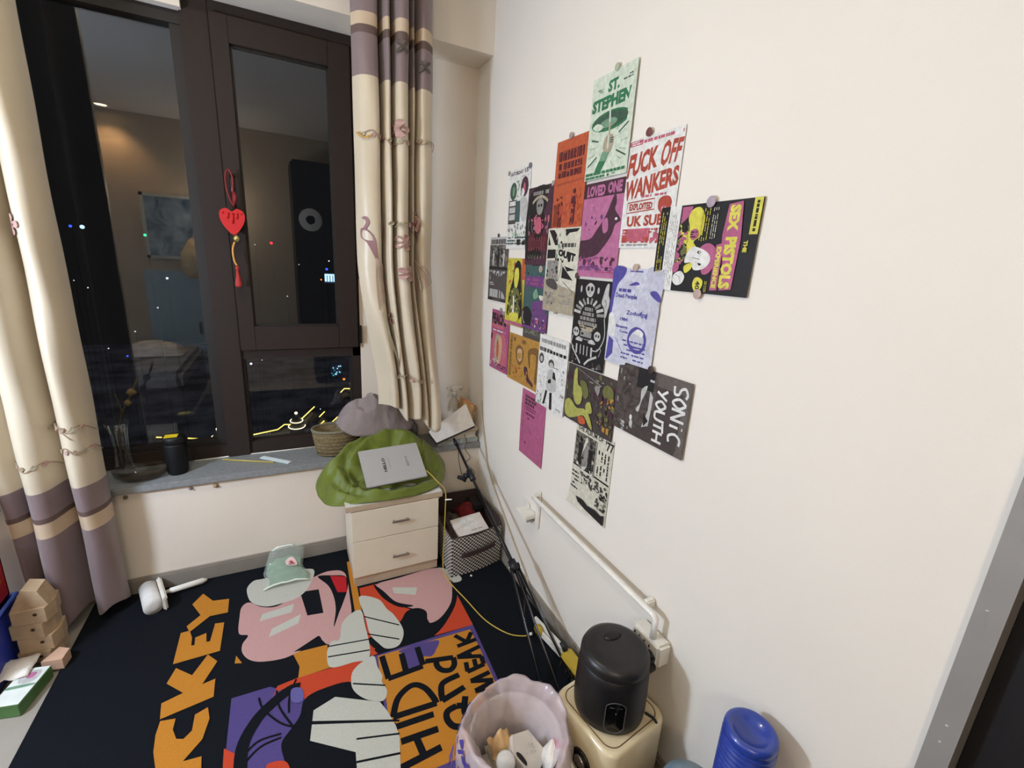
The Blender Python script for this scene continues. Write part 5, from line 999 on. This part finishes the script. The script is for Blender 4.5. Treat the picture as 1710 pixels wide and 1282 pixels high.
# ================================================================ TRIPOD STAND
t = thing('microphone_stand', 'black tripod stand with boom clamp leaning from the rug into the corner', 'stand')
bm_ = mat('black painted metal', (24, 23, 24), .35, .3, var=0); bp_ = mat('black stand plastic', (20, 22, 28), .5)
HUB, TOP = V((-.133, -.752, .246)), V((-.166, -.045, .562))
dp = (TOP-HUB).normalized(); low = HUB-dp*.10
b = MB(); b.tube([low, HUB+dp*.42], .0085, bm_, 14); b.tube([HUB+dp*.40, TOP], .0065, bm_, 14); b.build('pole', t)
b = MB(); b.tube([TOP-dp*.045, TOP-dp*.02, TOP-dp*.018, TOP], [.010, .010, .007, .006], bp_, 12); b.build('top_collar', t)
b = MB(); K = HUB+dp*.515
b.tube([K-dp*.035, K-dp*.03, K+dp*.03, K+dp*.035], [.010, .015, .015, .010], bp_, 14); kx = V((-1, -.1, .05)).normalized()
b.tube([K, K+kx*.030], .010, bp_, 12); b.lathe([(.008, 0), (.016, .002), (.017, .012), (.008, .016)], K+kx*.024, bp_, 14, kx.to_track_quat('Z', 'Y').to_matrix().to_4x4())
b.tube([K+kx*.035, K+kx*.05+V((0, -.01, -.004)), K+kx*.075+V((0, -.012, .008))], [.008, .012, .009], bp_, 10); b.tube([K+kx*.03, K+kx*.035+V((0, 0, -.028))], .008, bp_, 8); b.build('boom_clamp', t)
b = MB(); b.tube([HUB-dp*.02, HUB+dp*.03], .017, bp_, 14); b.tube([HUB+V((-.018, 0, 0)), HUB+V((.022, 0, .004))], .012, bp_, 12); hb = b.build('hub', t)
b = MB(); b.lathe([(0, -.005), (.005, 0), (0, .005)], HUB+V((-.030, -.01, .008)), mat('chrome rivet', (200, 200, 205), .2, 1), 10); b.build('rivet', hb)
for i, (fx, fy, off) in enumerate(((-.196, -1.125, -.020), (-.150, -1.188, -.002), (-.078, -1.165, .016))):
    s0 = HUB+V((off, -.012, .0)); e_ = V((fx, fy, .022)); b = MB(); b.tube([s0, e_], .0058, bm_, 10); b.tube([s0.lerp(e_, .02)+V((0, 0, .006)), s0.lerp(e_, .97)+V((0, 0, .006))], .0018, mat('pale metal edge', (120, 118, 118), .35, .8), 6)  # thin paler strip along the upper side of each leg
    lg = b.build('leg', t); b = MB(); d_ = (e_-s0).normalized(); b.tube([e_-d_*.02, e_, e_+d_*.02], [.0075, .0095, .008], bp_, 10); b.build('rubber_foot', lg)
    b = MB(); mid = s0.lerp(e_, .48); b.tube([low, mid], .0035, bm_, 8); br = b.build('brace', t); b = MB(); b.lathe([(0, -.004), (.004, 0), (0, .005)], mid+V((0, 0, .007)), MC['chrome rivet'], 8); b.build('rivet', br)
# ================================================================ CABLES, FLOOR BITS
yc = mat('yellow cable', (186, 160, 66), .5)
t = thing('charging_cable', 'yellow cable running from the coat down the nightstand and across the rug', 'cable')
b = MB(); b.tube(catmull([(-.405, -.215, .505), (-.375, -.262, .505), (-.342, -.325, .475), (-.312, -.352, .435), (-.311, -.358, .35), (-.316, -.362, .18), (-.325, -.385, .04), (-.316, -.47, .0125), (-.287, -.60, .0125), (-.254, -.746, .0125), (-.20, -.845, .0125), (-.150, -.883, .0125), (-.118, -.893, .015)], False, 8), .0026, yc, 6); b.build('cord', t)
b = MB(); b.tube([(-.118, -.893, .018), (-.107, -.896, .020)], .006, mat('white plug', (225, 225, 220), .4), 10); b.build('connector', t, label='white connector')
b = MB(); b.tube([(-.424, -.205, .512), (-.405, -.215, .507)], .0045, MC['white plug'], 8); b.build('connector', t, label='white connector')
b = MB(); b.tube([(-.314, -.361, .392), (-.298, -.372, .396), (-.286, -.376, .396)], .0035, MC['white plug'], 8); b.build('cable_tie', t, label='white tie')
b = MB(); b.lathe([(0, 0), (.021, .0), (.024, .006), (.024, .016), (.016, .022), (0, .023)], (-.090, -.900, .028), mat('mustard plastic', (196, 164, 36), .45), 20, Matrix.Rotation(math.radians(80), 4, (0, 1, 0))); b.build('cable_winder', label='small mustard yellow disc at the end of the yellow cable', cat='cable winder')
bc = mat('beige cable', (176, 160, 132), .6)
b = MB(); b.tube(catmull([(-.006, -.03, .76), (-.006, -.05, .66), (-.007, -.11, .52), (-.006, -.18, .39), (-.006, -.43, .22), (-.006, -.61, .11), (-.018, -.70, .068), (-.022, -.80, .045)], False, 8), .0035, bc, 6); b.build('wall_cable', label='beige cable running down the right wall from the corner', cat='cable')
dkc = mat('dark thin wire', (52, 50, 50), .6)
b = MB(); b.tube(catmull([(-.10, -.025, .57), (-.085, -.03, .53), (-.095, -.03, .49), (-.07, -.05, .44), (-.09, -.03, .40), (-.05, -.06, .36), (-.045, -.05, .30)], False, 8), .0018, dkc, 5); b.tube(catmull([(-.13, -.03, .55), (-.13, -.026, .45), (-.12, -.03, .38), (-.10, -.04, .30)], False, 8), .0018, dkc, 5); b.build('loose_wires', label='thin dark wires dangling from the sill behind the tripod stand', cat='wire')
b = MB(); Mw = Matrix.Translation((-.052, -.945, .030)) @ Matrix.Rotation(math.radians(9), 4, 'Z'); b.box((-.006, -.11, -.02), (.006, .10, .022), wp, Mw, .003); b.box((-.022, -.10, -.02), (-.012, .06, .008), wp, Mw, .003); b.box((-.014, -.09, -.02), (-.004, .0, -.01), wp, Mw); b.build('plastic_clip_rail', label='white plastic rail lying between the tripod legs and the skirting', cat='rail')
t = thing('scrub_brush', 'mustard yellow brush head by the skirting beside the black cooker', 'brush')
b = MB(); Mq = Matrix.Translation((-.052, -1.125, .062)) @ Matrix.Rotation(math.radians(12), 4, 'Z') @ Matrix.Rotation(math.radians(14), 4, 'X'); b.box((-.028, -.062, -.010), (.026, .058, .010), mat('mustard foam', (186, 158, 52), .7, bump=.3), Mq, .006); b.build('head', t)
b = MB(); rr = random.Random(2)
for i in range(60):
    q = Mq @ V((rr.uniform(-.024, .022), rr.uniform(-.055, .052), -.010)); b.tube([q, q+V((rr.uniform(-.006, .006), rr.uniform(-.006, .006), -.035))], .0012, mat('mustard bristle', (150, 130, 50), .8), 4)
b.build('bristles', t, kind='stuff')
b = MB(); b.tube([Mq @ V((0, .055, .004)), Mq @ V((.0, .085, .02))], .010, bp_, 10); b.build('socket', t, label='black socket')
b = MB(); b.box((-.185, -1.235, .010), (-.125, -1.20, .05), mat('mustard foam', (186, 158, 52), .7), bev=.006); b.build('foam_block', label='small mustard foam block at the foot of the tripod stand', cat='sponge')
b = MB(); b.lathe([(0, 0), (.006, 0), (.005, .004), (0, .005)], (-.205, -.455, .0085), wpap, 10); b.build('paper_crumb', label='tiny white paper crumb on the rug before the houndstooth box', cat='crumb')
# ================================================================ WALL RAIL AND POWER STRIP
t = thing('wall_rail', 'long white metal rail fixed to the right wall above the tripod stand', 'rail')
wm = mat('white enamel', (226, 222, 212), .35, coat=.3)
b = MB(); b.tube([(-.002, -.702, .534), (-.034, -.702, .534), (-.040, -.708, .534), (-.040, -1.432, .534), (-.040, -1.442, .528), (-.040, -1.442, .463)], .0095, wm, 12); b.build('bar', t)
b = MB(); b.box((-.012, -.716, .375), (-.0005, -.688, .552), wm, bev=.003)
b.box((-.060, -.69, .412), (-.0005, -.60, .432), wm, bev=.004); b.prism([(0, 0), (.05, 0), (.05, -.045)], -.01, 0, mat('grey painted shade', (150, 140, 132), .6), Matrix.Translation((-.014, -.69, .412)) @ Matrix.Rotation(PI/2, 4, 'Z') @ Matrix.Rotation(PI/2, 4, 'X')); b.build('bracket', t); MB().box((-.008, -.625, .40), (-.0005, -.555, .452), wm, bev=.002).build('back_plate', t)  # grey triangle paints the shaded hole under the hook block
b = MB(); b.box((-.034, -1.40, .520), (-.0005, -1.38, .548), wm, bev=.004); b.build('wall_clip', t)
t = thing('power_strip', 'white socket block on the right wall under the rail end, behind the black cooker', 'socket')
b = MB(); b.box((-.052, -1.482, .388), (-.0005, -1.368, .463), wm, bev=.008)
for i in range(4): b.box((-.0532, -1.382-.02*i, .436), (-.051, -1.387-.02*i, .445), mat('socket slot', (60, 56, 54), .7))
b.build('body', t)
for i, (y, z, l) in enumerate(((-1.425, .405, 'black plug nearer the window in the white socket block'), (-1.465, .392, 'black plug nearer the camera in the white socket block'))):
    b = MB(); b.tube([(-.0525, y, z), (-.085, y-.004, z), (-.105, y-.012, z-.004), (-.125, y-.03, z-.02)], [.016, .016, .010, .005], mat('black plug', (18, 18, 20), .45), 14); b.build('plug', label=l, cat='plug', group='black plugs in the white socket block')
# ================================================================ CREAM APPLIANCE AND COOKER
t = thing('bucket_appliance', 'cream rounded box appliance with a dial, under the black cooker', 'appliance')
ca = mat('cream enamel', (220, 204, 168), .3, var=.01, coat=.4); hc = .27
MR = Matrix.Translation((-.163, -1.435, 0)) @ Matrix.Rotation(math.radians(9), 4, 'Z')
def rrect(hw, r, n=8):
    out = []
    for i in range(4):
        cx, cy = ((1, 1), (-1, 1), (-1, -1), (1, -1))[i]
        for k in range(n+1): a = i*PI/2+k*PI/2/n; out.append((cx*(hw-r)+r*math.cos(a), cy*(hw-r)+r*math.sin(a)))
    return out
b = MB(); rings = [];
for hw, z in ((.112, .010), (.118, .018), (.118, hc-.012), (.115, hc-.004), (.108, hc)):
    rings.append([b.b.verts.new(MR @ V((x, y, z))) for x, y in rrect(hw, .04)])
n = len(rings[0])
for i in range(4):
    for k in range(n): b.face([rings[i][k], rings[i][(k+1) % n], rings[i+1][(k+1) % n], rings[i+1][k]], ca, True)
b.face(rings[0][::-1], ca); b.face(rings[-1], ca); b.build('body', t)
b = MB(); b.tube([MR @ V((x, y, hc+.0002)) for x, y in rrect(.100, .034)], .0016, mat('brown seam', (110, 84, 52), .6), 6, True); b.build('lid_seam', t, label='thin brown seam')
b = MB(); Md = MR @ Matrix.Translation((-.118, -.02, .165)) @ Matrix.Rotation(-PI/2, 4, 'Y')
b.lathe([(.034, 0), (.034, .006), (.026, .008), (.026, .004), (0, .004)], (0, 0, 0), mat('black ring', (26, 24, 24), .3), 32, Md); b.lathe([(0, .004), (.020, .004), (.020, .012), (.017, .014), (0, .014)], (0, 0, 0), mat('silver dial', (170, 165, 158), .25, .8), 28, Md); b.build('dial', t)
t = thing('rice_cooker', 'black cylindrical cooker with domed lid standing on the cream appliance', 'cooker')
kb = mat('matte black shell', (24, 23, 24), .42, var=.02, spec=.4); kc = V((-.167, -1.432, hc))
b = MB(); b.lathe([(0, .0015), (.092, .0015), (.099, .008), (.101, .03), (.1005, .08), (.098, .145), (.094, .168), (.092, .170), (0, .170)], kc, kb, 64); b.build('body', t)
b = MB(); b.lathe([(.094, .171), (.096, .174), (.095, .188), (.090, .199), (.078, .205), (.05, .2075), (0, .208)], kc, mat('satin black lid', (34, 32, 33), .36), 64); ld = b.build('lid', t)
b = MB(); vd = V((.35, .94, 0)); b.lathe([(.0, 0), (.022, 0), (.022, .004), (.015, .008), (0, .008)], kc+V((.012, .03, .206)), mat('black knob', (20, 19, 20), .4), 28, Matrix.Diagonal((1.3, .7, 1, 1))); b.build('steam_vent', ld)
b = MB(); vdir = V((-.767, -.777, 0)).normalized(); a0 = math.atan2(vdir.y, vdir.x)+math.radians(13)
def cyl(u, v, h=0):
    a = a0+(u-.5)*.052/.100; return kc+V(((.1012+h)*math.cos(a), (.1012+h)*math.sin(a), .018+(1-v)*.100))
pp = [];
for k in range(32):
    a = 2*PI*k/32; x = math.cos(a); y = math.sin(a); u = .5+.5*max(-1, min(1, x*1.15)); yy = (.30*y+(.5-.30)*(1 if y > 0 else -1)); pp.append((u, .5+yy))
b.tube([cyl(u, v, .0006) for u, v in pp], .0011, mat('grey panel outline', (88, 86, 88), .4), 6, True)
vs = [b.b.verts.new(cyl(u, v, .0004)) for u, v in pp]; cv_ = b.b.verts.new(cyl(.5, .5, .0008)); pm = mat('gloss black panel', (12, 12, 13), .15)
for k in range(32): b.face([vs[k], vs[(k+1) % 32], cv_], pm)
b.lathe([(0, 0), (.0022, .0), (0, .0015)], cyl(.5, .34, .001), mat('grey dot', (170, 165, 160), .4), 8, Matrix.Rotation(PI/2, 4, 'Y')); b.tube([cyl(.2, .17, .001), cyl(.8, .17, .001)], .0008, MC['grey panel outline'], 5); b.build('control_panel', t)
b = MB(); b.tube(catmull([kc+V((.06, -.085, .03)), kc+V((.09, -.10, .0)), kc+V((.125, -.085, -.10)), (-.022, -1.49, .12), (-.02, -1.44, .05)], False, 6), .004, bp_, 8); b.build('power_cord', t)
b = MB(); b.box((.045, -.022, .150), (.115, .018, .172), kb, Matrix.Translation(kc) @ Matrix.Rotation(math.radians(-18), 4, 'Z'), .006); b.build('side_grip', t)
# ================================================================ BIN WITH BAG
t = thing('waste_bin', 'bin lined with a translucent pinkish white bag with purple print, full of litter', 'bin')
bag = mixmat('bag film', 'film', (222, 204, 206), .50, .25); bc0 = V((-.452, -1.402, 0))
b = MB(); b.lathe([(0, .009), (.098, .009), (.102, .02), (.122, .262), (.125, .268), (.120, .268), (.098, .02), (0, .016)], bc0, mat('grey white bin', (190, 184, 180), .5), 40); b.build('bucket', t)
def bw_(q, a):
    k = .004*math.sin(a*5+1)+.0025*math.sin(a*11+q.z*30)+.0015*math.sin(a*23+q.z*60)
    r = math.hypot(q.x, q.y); f = (r+k)/max(r, 1e-6)
    return V((q.x*f, q.y*f, q.z+.012*math.sin(a*2+.6)+.005*math.sin(a*7)))
b = MB(); b.lathe([(.132, .03), (.152, .10), (.158, .18), (.157, .25), (.145, .296), (.140, .306), (.134, .302), (.124, .285), (.110, .26), (.101, .20), (.090, .12), (.07, .06), (0, .045)], bc0, bag, 96, wob=bw_)
cc = CV(b, lambda u, v, h: bc0+V(((.133+.012*v*0+h-.02*(1-v)*(-1)*0)*math.cos(math.radians(150+70*u)), (.133+h)*math.sin(math.radians(150+70*u)), .30-.24*v)) + V((.018*v*math.cos(math.radians(150+70*u))*-1, .018*v*math.sin(math.radians(150+70*u))*-1, 0)), dict(p=mat('purple print', (74, 62, 140), .5)), .16, .25, z0=.022)
b.build('bag', t)
b = MB(); cc = CV(b, lambda u, v, h: bc0+bw_(V(((.1455+.019*min(1, v*1.6)+h)*math.cos(math.radians(118+110*u)), (.1455+.019*min(1, v*1.6)+h)*math.sin(math.radians(118+110*u)), .298-.20*v)), math.radians(118+110*u)), dict(p=mat('purple print', (74, 62, 140), .5)), .28, .2, z0=.002)
r_ = random.Random(3)
for i in range(11):
    u = .06+.085*i; v = .06+.04*math.sin(i*2)+.02*i; s_ = .030
    for k in range(4): x0, y0_ = r_.uniform(-.03, .03), r_.uniform(-.09, .09); cc.stroke('p', .009, [(u+x0-.02, v+y0_), (u+x0+.02, v+y0_+r_.uniform(-.08, .08))], False)
for i in range(6):
    u = .30+.1*i; cc.stroke('p', .012, [(u, .42), (u+.02, .6), (u-.01, .78)])
b.build('print', t, recalc=False, label='purple printing')
LG = 'litter inside the lined bin'
b = MB(); Mz = Matrix.Translation((-.43, -1.425, .205)) @ Matrix.Rotation(math.radians(35), 4, 'Z') @ Matrix.Rotation(math.radians(28), 4, 'X'); b.prism([(-.04, -.04), (.04, -.045), (.045, .03), (.0, .06), (-.035, .035)], -.02, .02, mat('milky carton', (206, 200, 190), .5), Mz); cc = CV(b, lambda u, v, h: Mz @ V((-.04+.08*u, .04-.08*v, .020+h)), INKM, .08, .08, z0=.001)
cc.smooth('black', [(.12, .18), (.2, .14), (.26, .3), (.22, .56), (.12, .6), (.10, .4)]); cc.dashes('lgrey', .4, .3, .85, .8, 5, 2, .4); b.build('milk_carton', label='pale carton with a black slot, highest in the bin', cat='carton', group=LG)
b = MB(); b.lathe([(0, 0), (.024, 0), (.026, .008), (.022, .016), (0, .018)], (-.495, -1.43, .225), mat('white cap', (232, 232, 232), .4), 24, Matrix.Rotation(.5, 4, 'X')); b.build('round_cap', label='round white cap at the left in the bin', cat='cap', group=LG)
b = MB(); b.grid(lambda u, v: V((-.41+.085*u+.02*v, -1.52+.10*v, .20+.055*math.sin(PI*u)**.5*math.sin(PI*v)**.5+.02*noise.noise((u*4, v*4, 3)))), 12, 12, lambda u, v: mat('hot pink smear', (216, 90, 150), .8) if (u-.62)**2+(v-.62)**2 < .035 else mat('white tissue', (228, 222, 212), .9, bump=.4)); b.build('tissue', label='crumpled white tissue with a pink patch in the bin', cat='tissue', group=LG, thick=.002)
b = MB(); b.grid(lambda u, v: V((-.51+.07*u, -1.41+.07*v, .20+.045*math.sin(PI*u)*math.sin(PI*v)+.03*noise.noise((u*4, v*4, 7)))), 10, 10, kp); b.build('kraft_scrap', label='crumpled kraft paper scrap behind the white cap in the bin', cat='paper', group=LG, thick=.002)
b = MB(); b.box((-.04, -.008, -.003), (.045, .010, .003), mat('red plastic film', (196, 56, 64), .4), Matrix.Translation((-.465, -1.497, .222)) @ Matrix.Rotation(math.radians(10), 4, 'Z'), .002); b.build('red_wrapper', label='flat red wrapper lying in front in the bin', cat='wrapper', group=LG)
b = MB(); b.lathe([(0, 0), (.010, .002), (.012, .012), (.008, .022), (0, .024)], (-.482, -1.478, .215), mat('dark plum thing', (60, 30, 44), .5), 14); b.build('dark_plum_cap', label='tiny dark plum coloured cap beside the red wrapper in the bin', cat='stone', group=LG)  # small dark cap among the litter
b = MB(); b.box((-.53, -1.46, .10), (-.40, -1.33, .185), mat('mixed pale waste', (176, 166, 152), .9, var=.25, scale=20, bump=.5, bscale=25), bev=.02); b.build('waste_heap', label='pale mixed waste filling the bottom of the bin', cat='waste', kind='stuff')
# ================================================================ BLUE CUP, STOOL, DOME
t = thing('ribbed_cup', 'upturned ribbed blue plastic cup at the bottom edge near the wall', 'cup')
bl = mat('royal blue plastic', (36, 60, 150), .3, coat=.4, spec=.6); pr = [(.052, 0), (.052, .003)]
for i in range(18): z = .008+i*.0135; pr += [(.0515, z), (.0555, z+.004), (.0555, z+.0075), (.0515, z+.0115)]
pr += [(.053, .251), (.055, .257), (.054, .265), (.050, .270), (.043, .271), (.034, .261), (.018, .253), (0, .251)]
b = MB(); b.lathe(pr, (-.085, -1.780, .271), bl, 64); b.build('body', t)
t = thing('enamel_pot', 'blue grey round pot lid beside the blue cup, cut by the bottom edge', 'pot')
bgm = mat('blue grey enamel', (104, 124, 138), .3, coat=.3)
b = MB(); b.lathe([(.0, .0), (.06, 0), (.064, .02), (.064, .104)], (-.195, -1.745, .271), bgm, 40); b.build('body', t); b = MB(); b.lathe([(.066, .105), (.062, .115), (.04, .125), (0, .129)], (-.195, -1.745, .271), bgm, 40); b.build('lid', t)
t = thing('stool', 'low white stool under the blue cup, below the frame', 'stool')
MB().box((-.27, -1.90, .245), (-.02, -1.69, .271), nw, bev=.006).build('seat', t)
for x in (-.26, -.055):
    for y in (-1.885, -1.72): MB().box((x, y, .0085), (x+.02, y+.02, .245), nw).build('leg', t)
# ================================================================ LEFT CLUTTER
wb = mat('pale raw wood', (176, 152, 122), .7, var=.1, scale=30); hole = mat('dark hole', (70, 50, 36), .8)
for i, (dx, l) in enumerate(((0, 'pale wooden block at the bottom of the left stack'), (.006, 'pale wooden block, second from the bottom of the left stack'), (-.004, 'pale wooden block, second from the top of the left stack'), (.004, 'pale wooden block on top of the left stack'))):
    b = MB(); z = i*.058; M_ = Matrix.Translation((-1.805+dx, -.265, z)) @ Matrix.Rotation(math.radians(6*(i % 2)-6), 4, 'Z')
    b.prism([(-.052, -.045), (.040, -.052), (.054, -.005), (.046, .048), (-.05, .046)], .0095 if i == 0 else .001, .0575, wb, M_); b.lathe([(0, 0), (.006, 0), (0, .001)], (0, 0, 0), hole, 10, M_ @ Matrix.Translation((.012, -.0507, .036)) @ Matrix.Rotation(PI/2, 4, 'X')); b.build('wooden_block', label=l, cat='block', group='pale wooden blocks stacked at left')
b = MB(); b.prism([(-.05, 0), (.05, 0), (.028, .062), (-.012, .075)], -.035, .035, wb, Matrix.Translation((-1.803, -.27, .2325)) @ Matrix.Rotation(PI/2, 4, 'X')); b.build('wooden_wedge', label='pale wooden wedge crowning the left block stack', cat='block')
b = MB(); b.prism([(-.03, -.02), (.03, -.03), (.035, .02), (0, .04)], .0095, .05, mat('peach wood', (196, 158, 132), .7), Matrix.Translation((-1.752, -.345, 0))); b.build('wood_offcut', label='small peach coloured wood offcut beside the block stack on the rug edge', cat='offcut')
t = thing('tissue_box', 'green and white carton lying at the left edge of the rug', 'box')
Mt = Matrix.Translation((-1.800, -.455, .0012)) @ Matrix.Rotation(math.radians(-12), 4, 'Z')
b = MB(); b.box((-.040, -.075, 0), (.040, .075, .046), mat('leaf green card', (74, 112, 62), .5, var=.1, scale=18), Mt, .002); b.box((-.038, -.073, .046), (.038, .073, .0468), mat('white card face', (212, 216, 208), .5), Mt)
cc = CV(b, lambda u, v, h: Mt @ V((-.038+.076*u, .073-.146*v, .0468+h)), INKM, .076, .146); cc.smooth('lgrey', [(.2, .12), (.8, .1), (.82, .4), (.3, .42)]); cc.smooth('pink', [(.4, .15), (.7, .16), (.66, .3), (.42, .28)]); cc.smooth('mgreen', [(.1, .5), (.9, .46), (.9, .52), (.1, .58)]); b.build('carton', t)
b = MB(); b.grid(lambda u, v: V((-1.885+.09*u, -.42+.10*v, .052+.02*math.sin(PI*u)*math.sin(PI*v)+.01*noise.noise((u*4, v*4, 9)))), 8, 8, mat('white tissue', (228, 222, 212), .9)); b.build('tissue_sheet', label='white tissue sheet beside the green carton at far left', cat='tissue', thick=.001)
def tub(name, label, cat, x0, x1, y0_, y1_, z0, z1, m, rimm=None):
    t = thing(name, label, cat); b = MB(); w_ = .006
    b.box((x0, y0_, z0), (x1, y1_, z0+w_), m); b.box((x0, y0_, z0), (x0+w_, y1_, z1), m); b.box((x1-w_, y0_, z0), (x1, y1_, z1), m); b.box((x0, y0_, z0), (x1, y0_+w_, z1), m); b.box((x0, y1_-w_, z0), (x1, y1_, z1), m); b.build('body', t)
    b = MB(); b.tube([(x0, y0_, z1), (x1, y0_, z1), (x1, y1_, z1), (x0, y1_, z1)], .009, rimm or m, 8, True); b.build('rim', t); return t
tub('storage_tub', 'blue plastic tub at far left on the floor beside the block stack', 'tub', -2.16, -1.875, -.46, -.20, .0, .235, mat('blue tub plastic', (44, 62, 168), .35), mat('blue rim', (80, 110, 210), .35))
tub('storage_tub', 'red plastic tub stacked on the blue one at far left', 'tub', -2.17, -1.885, -.47, -.21, .247, .45, mat('red tub plastic', (170, 30, 44), .35), mat('red rim', (226, 74, 84), .35))
b = MB(); b.lathe([(0, 0), (.10, .01), (.125, .07), (.12, .16), (.07, .22), (0, .24)], (-2.00, -.30, .262), mat('mustard cloth', (206, 152, 30), .85, bump=.3, bscale=30), 28, wob=lambda q, a: q*(1+.05*math.sin(a*4)+.03*math.sin(a*9))); b.build('cloth_bag', label='mustard yellow cloth bag bulging out of the red tub', cat='bag')
b = MB(); b.lathe([(0, 0), (.09, .01), (.11, .09), (.10, .2), (.05, .26), (0, .27)], (-2.02, -.24, .50), mat('dark green cloth', (20, 84, 48), .85, bump=.3, bscale=30), 28, wob=lambda q, a: q*(1+.05*math.sin(a*3+1)+.03*math.sin(a*8))); b.build('cloth_bag', label='dark green cloth bag on top of the mustard one at far left', cat='bag')
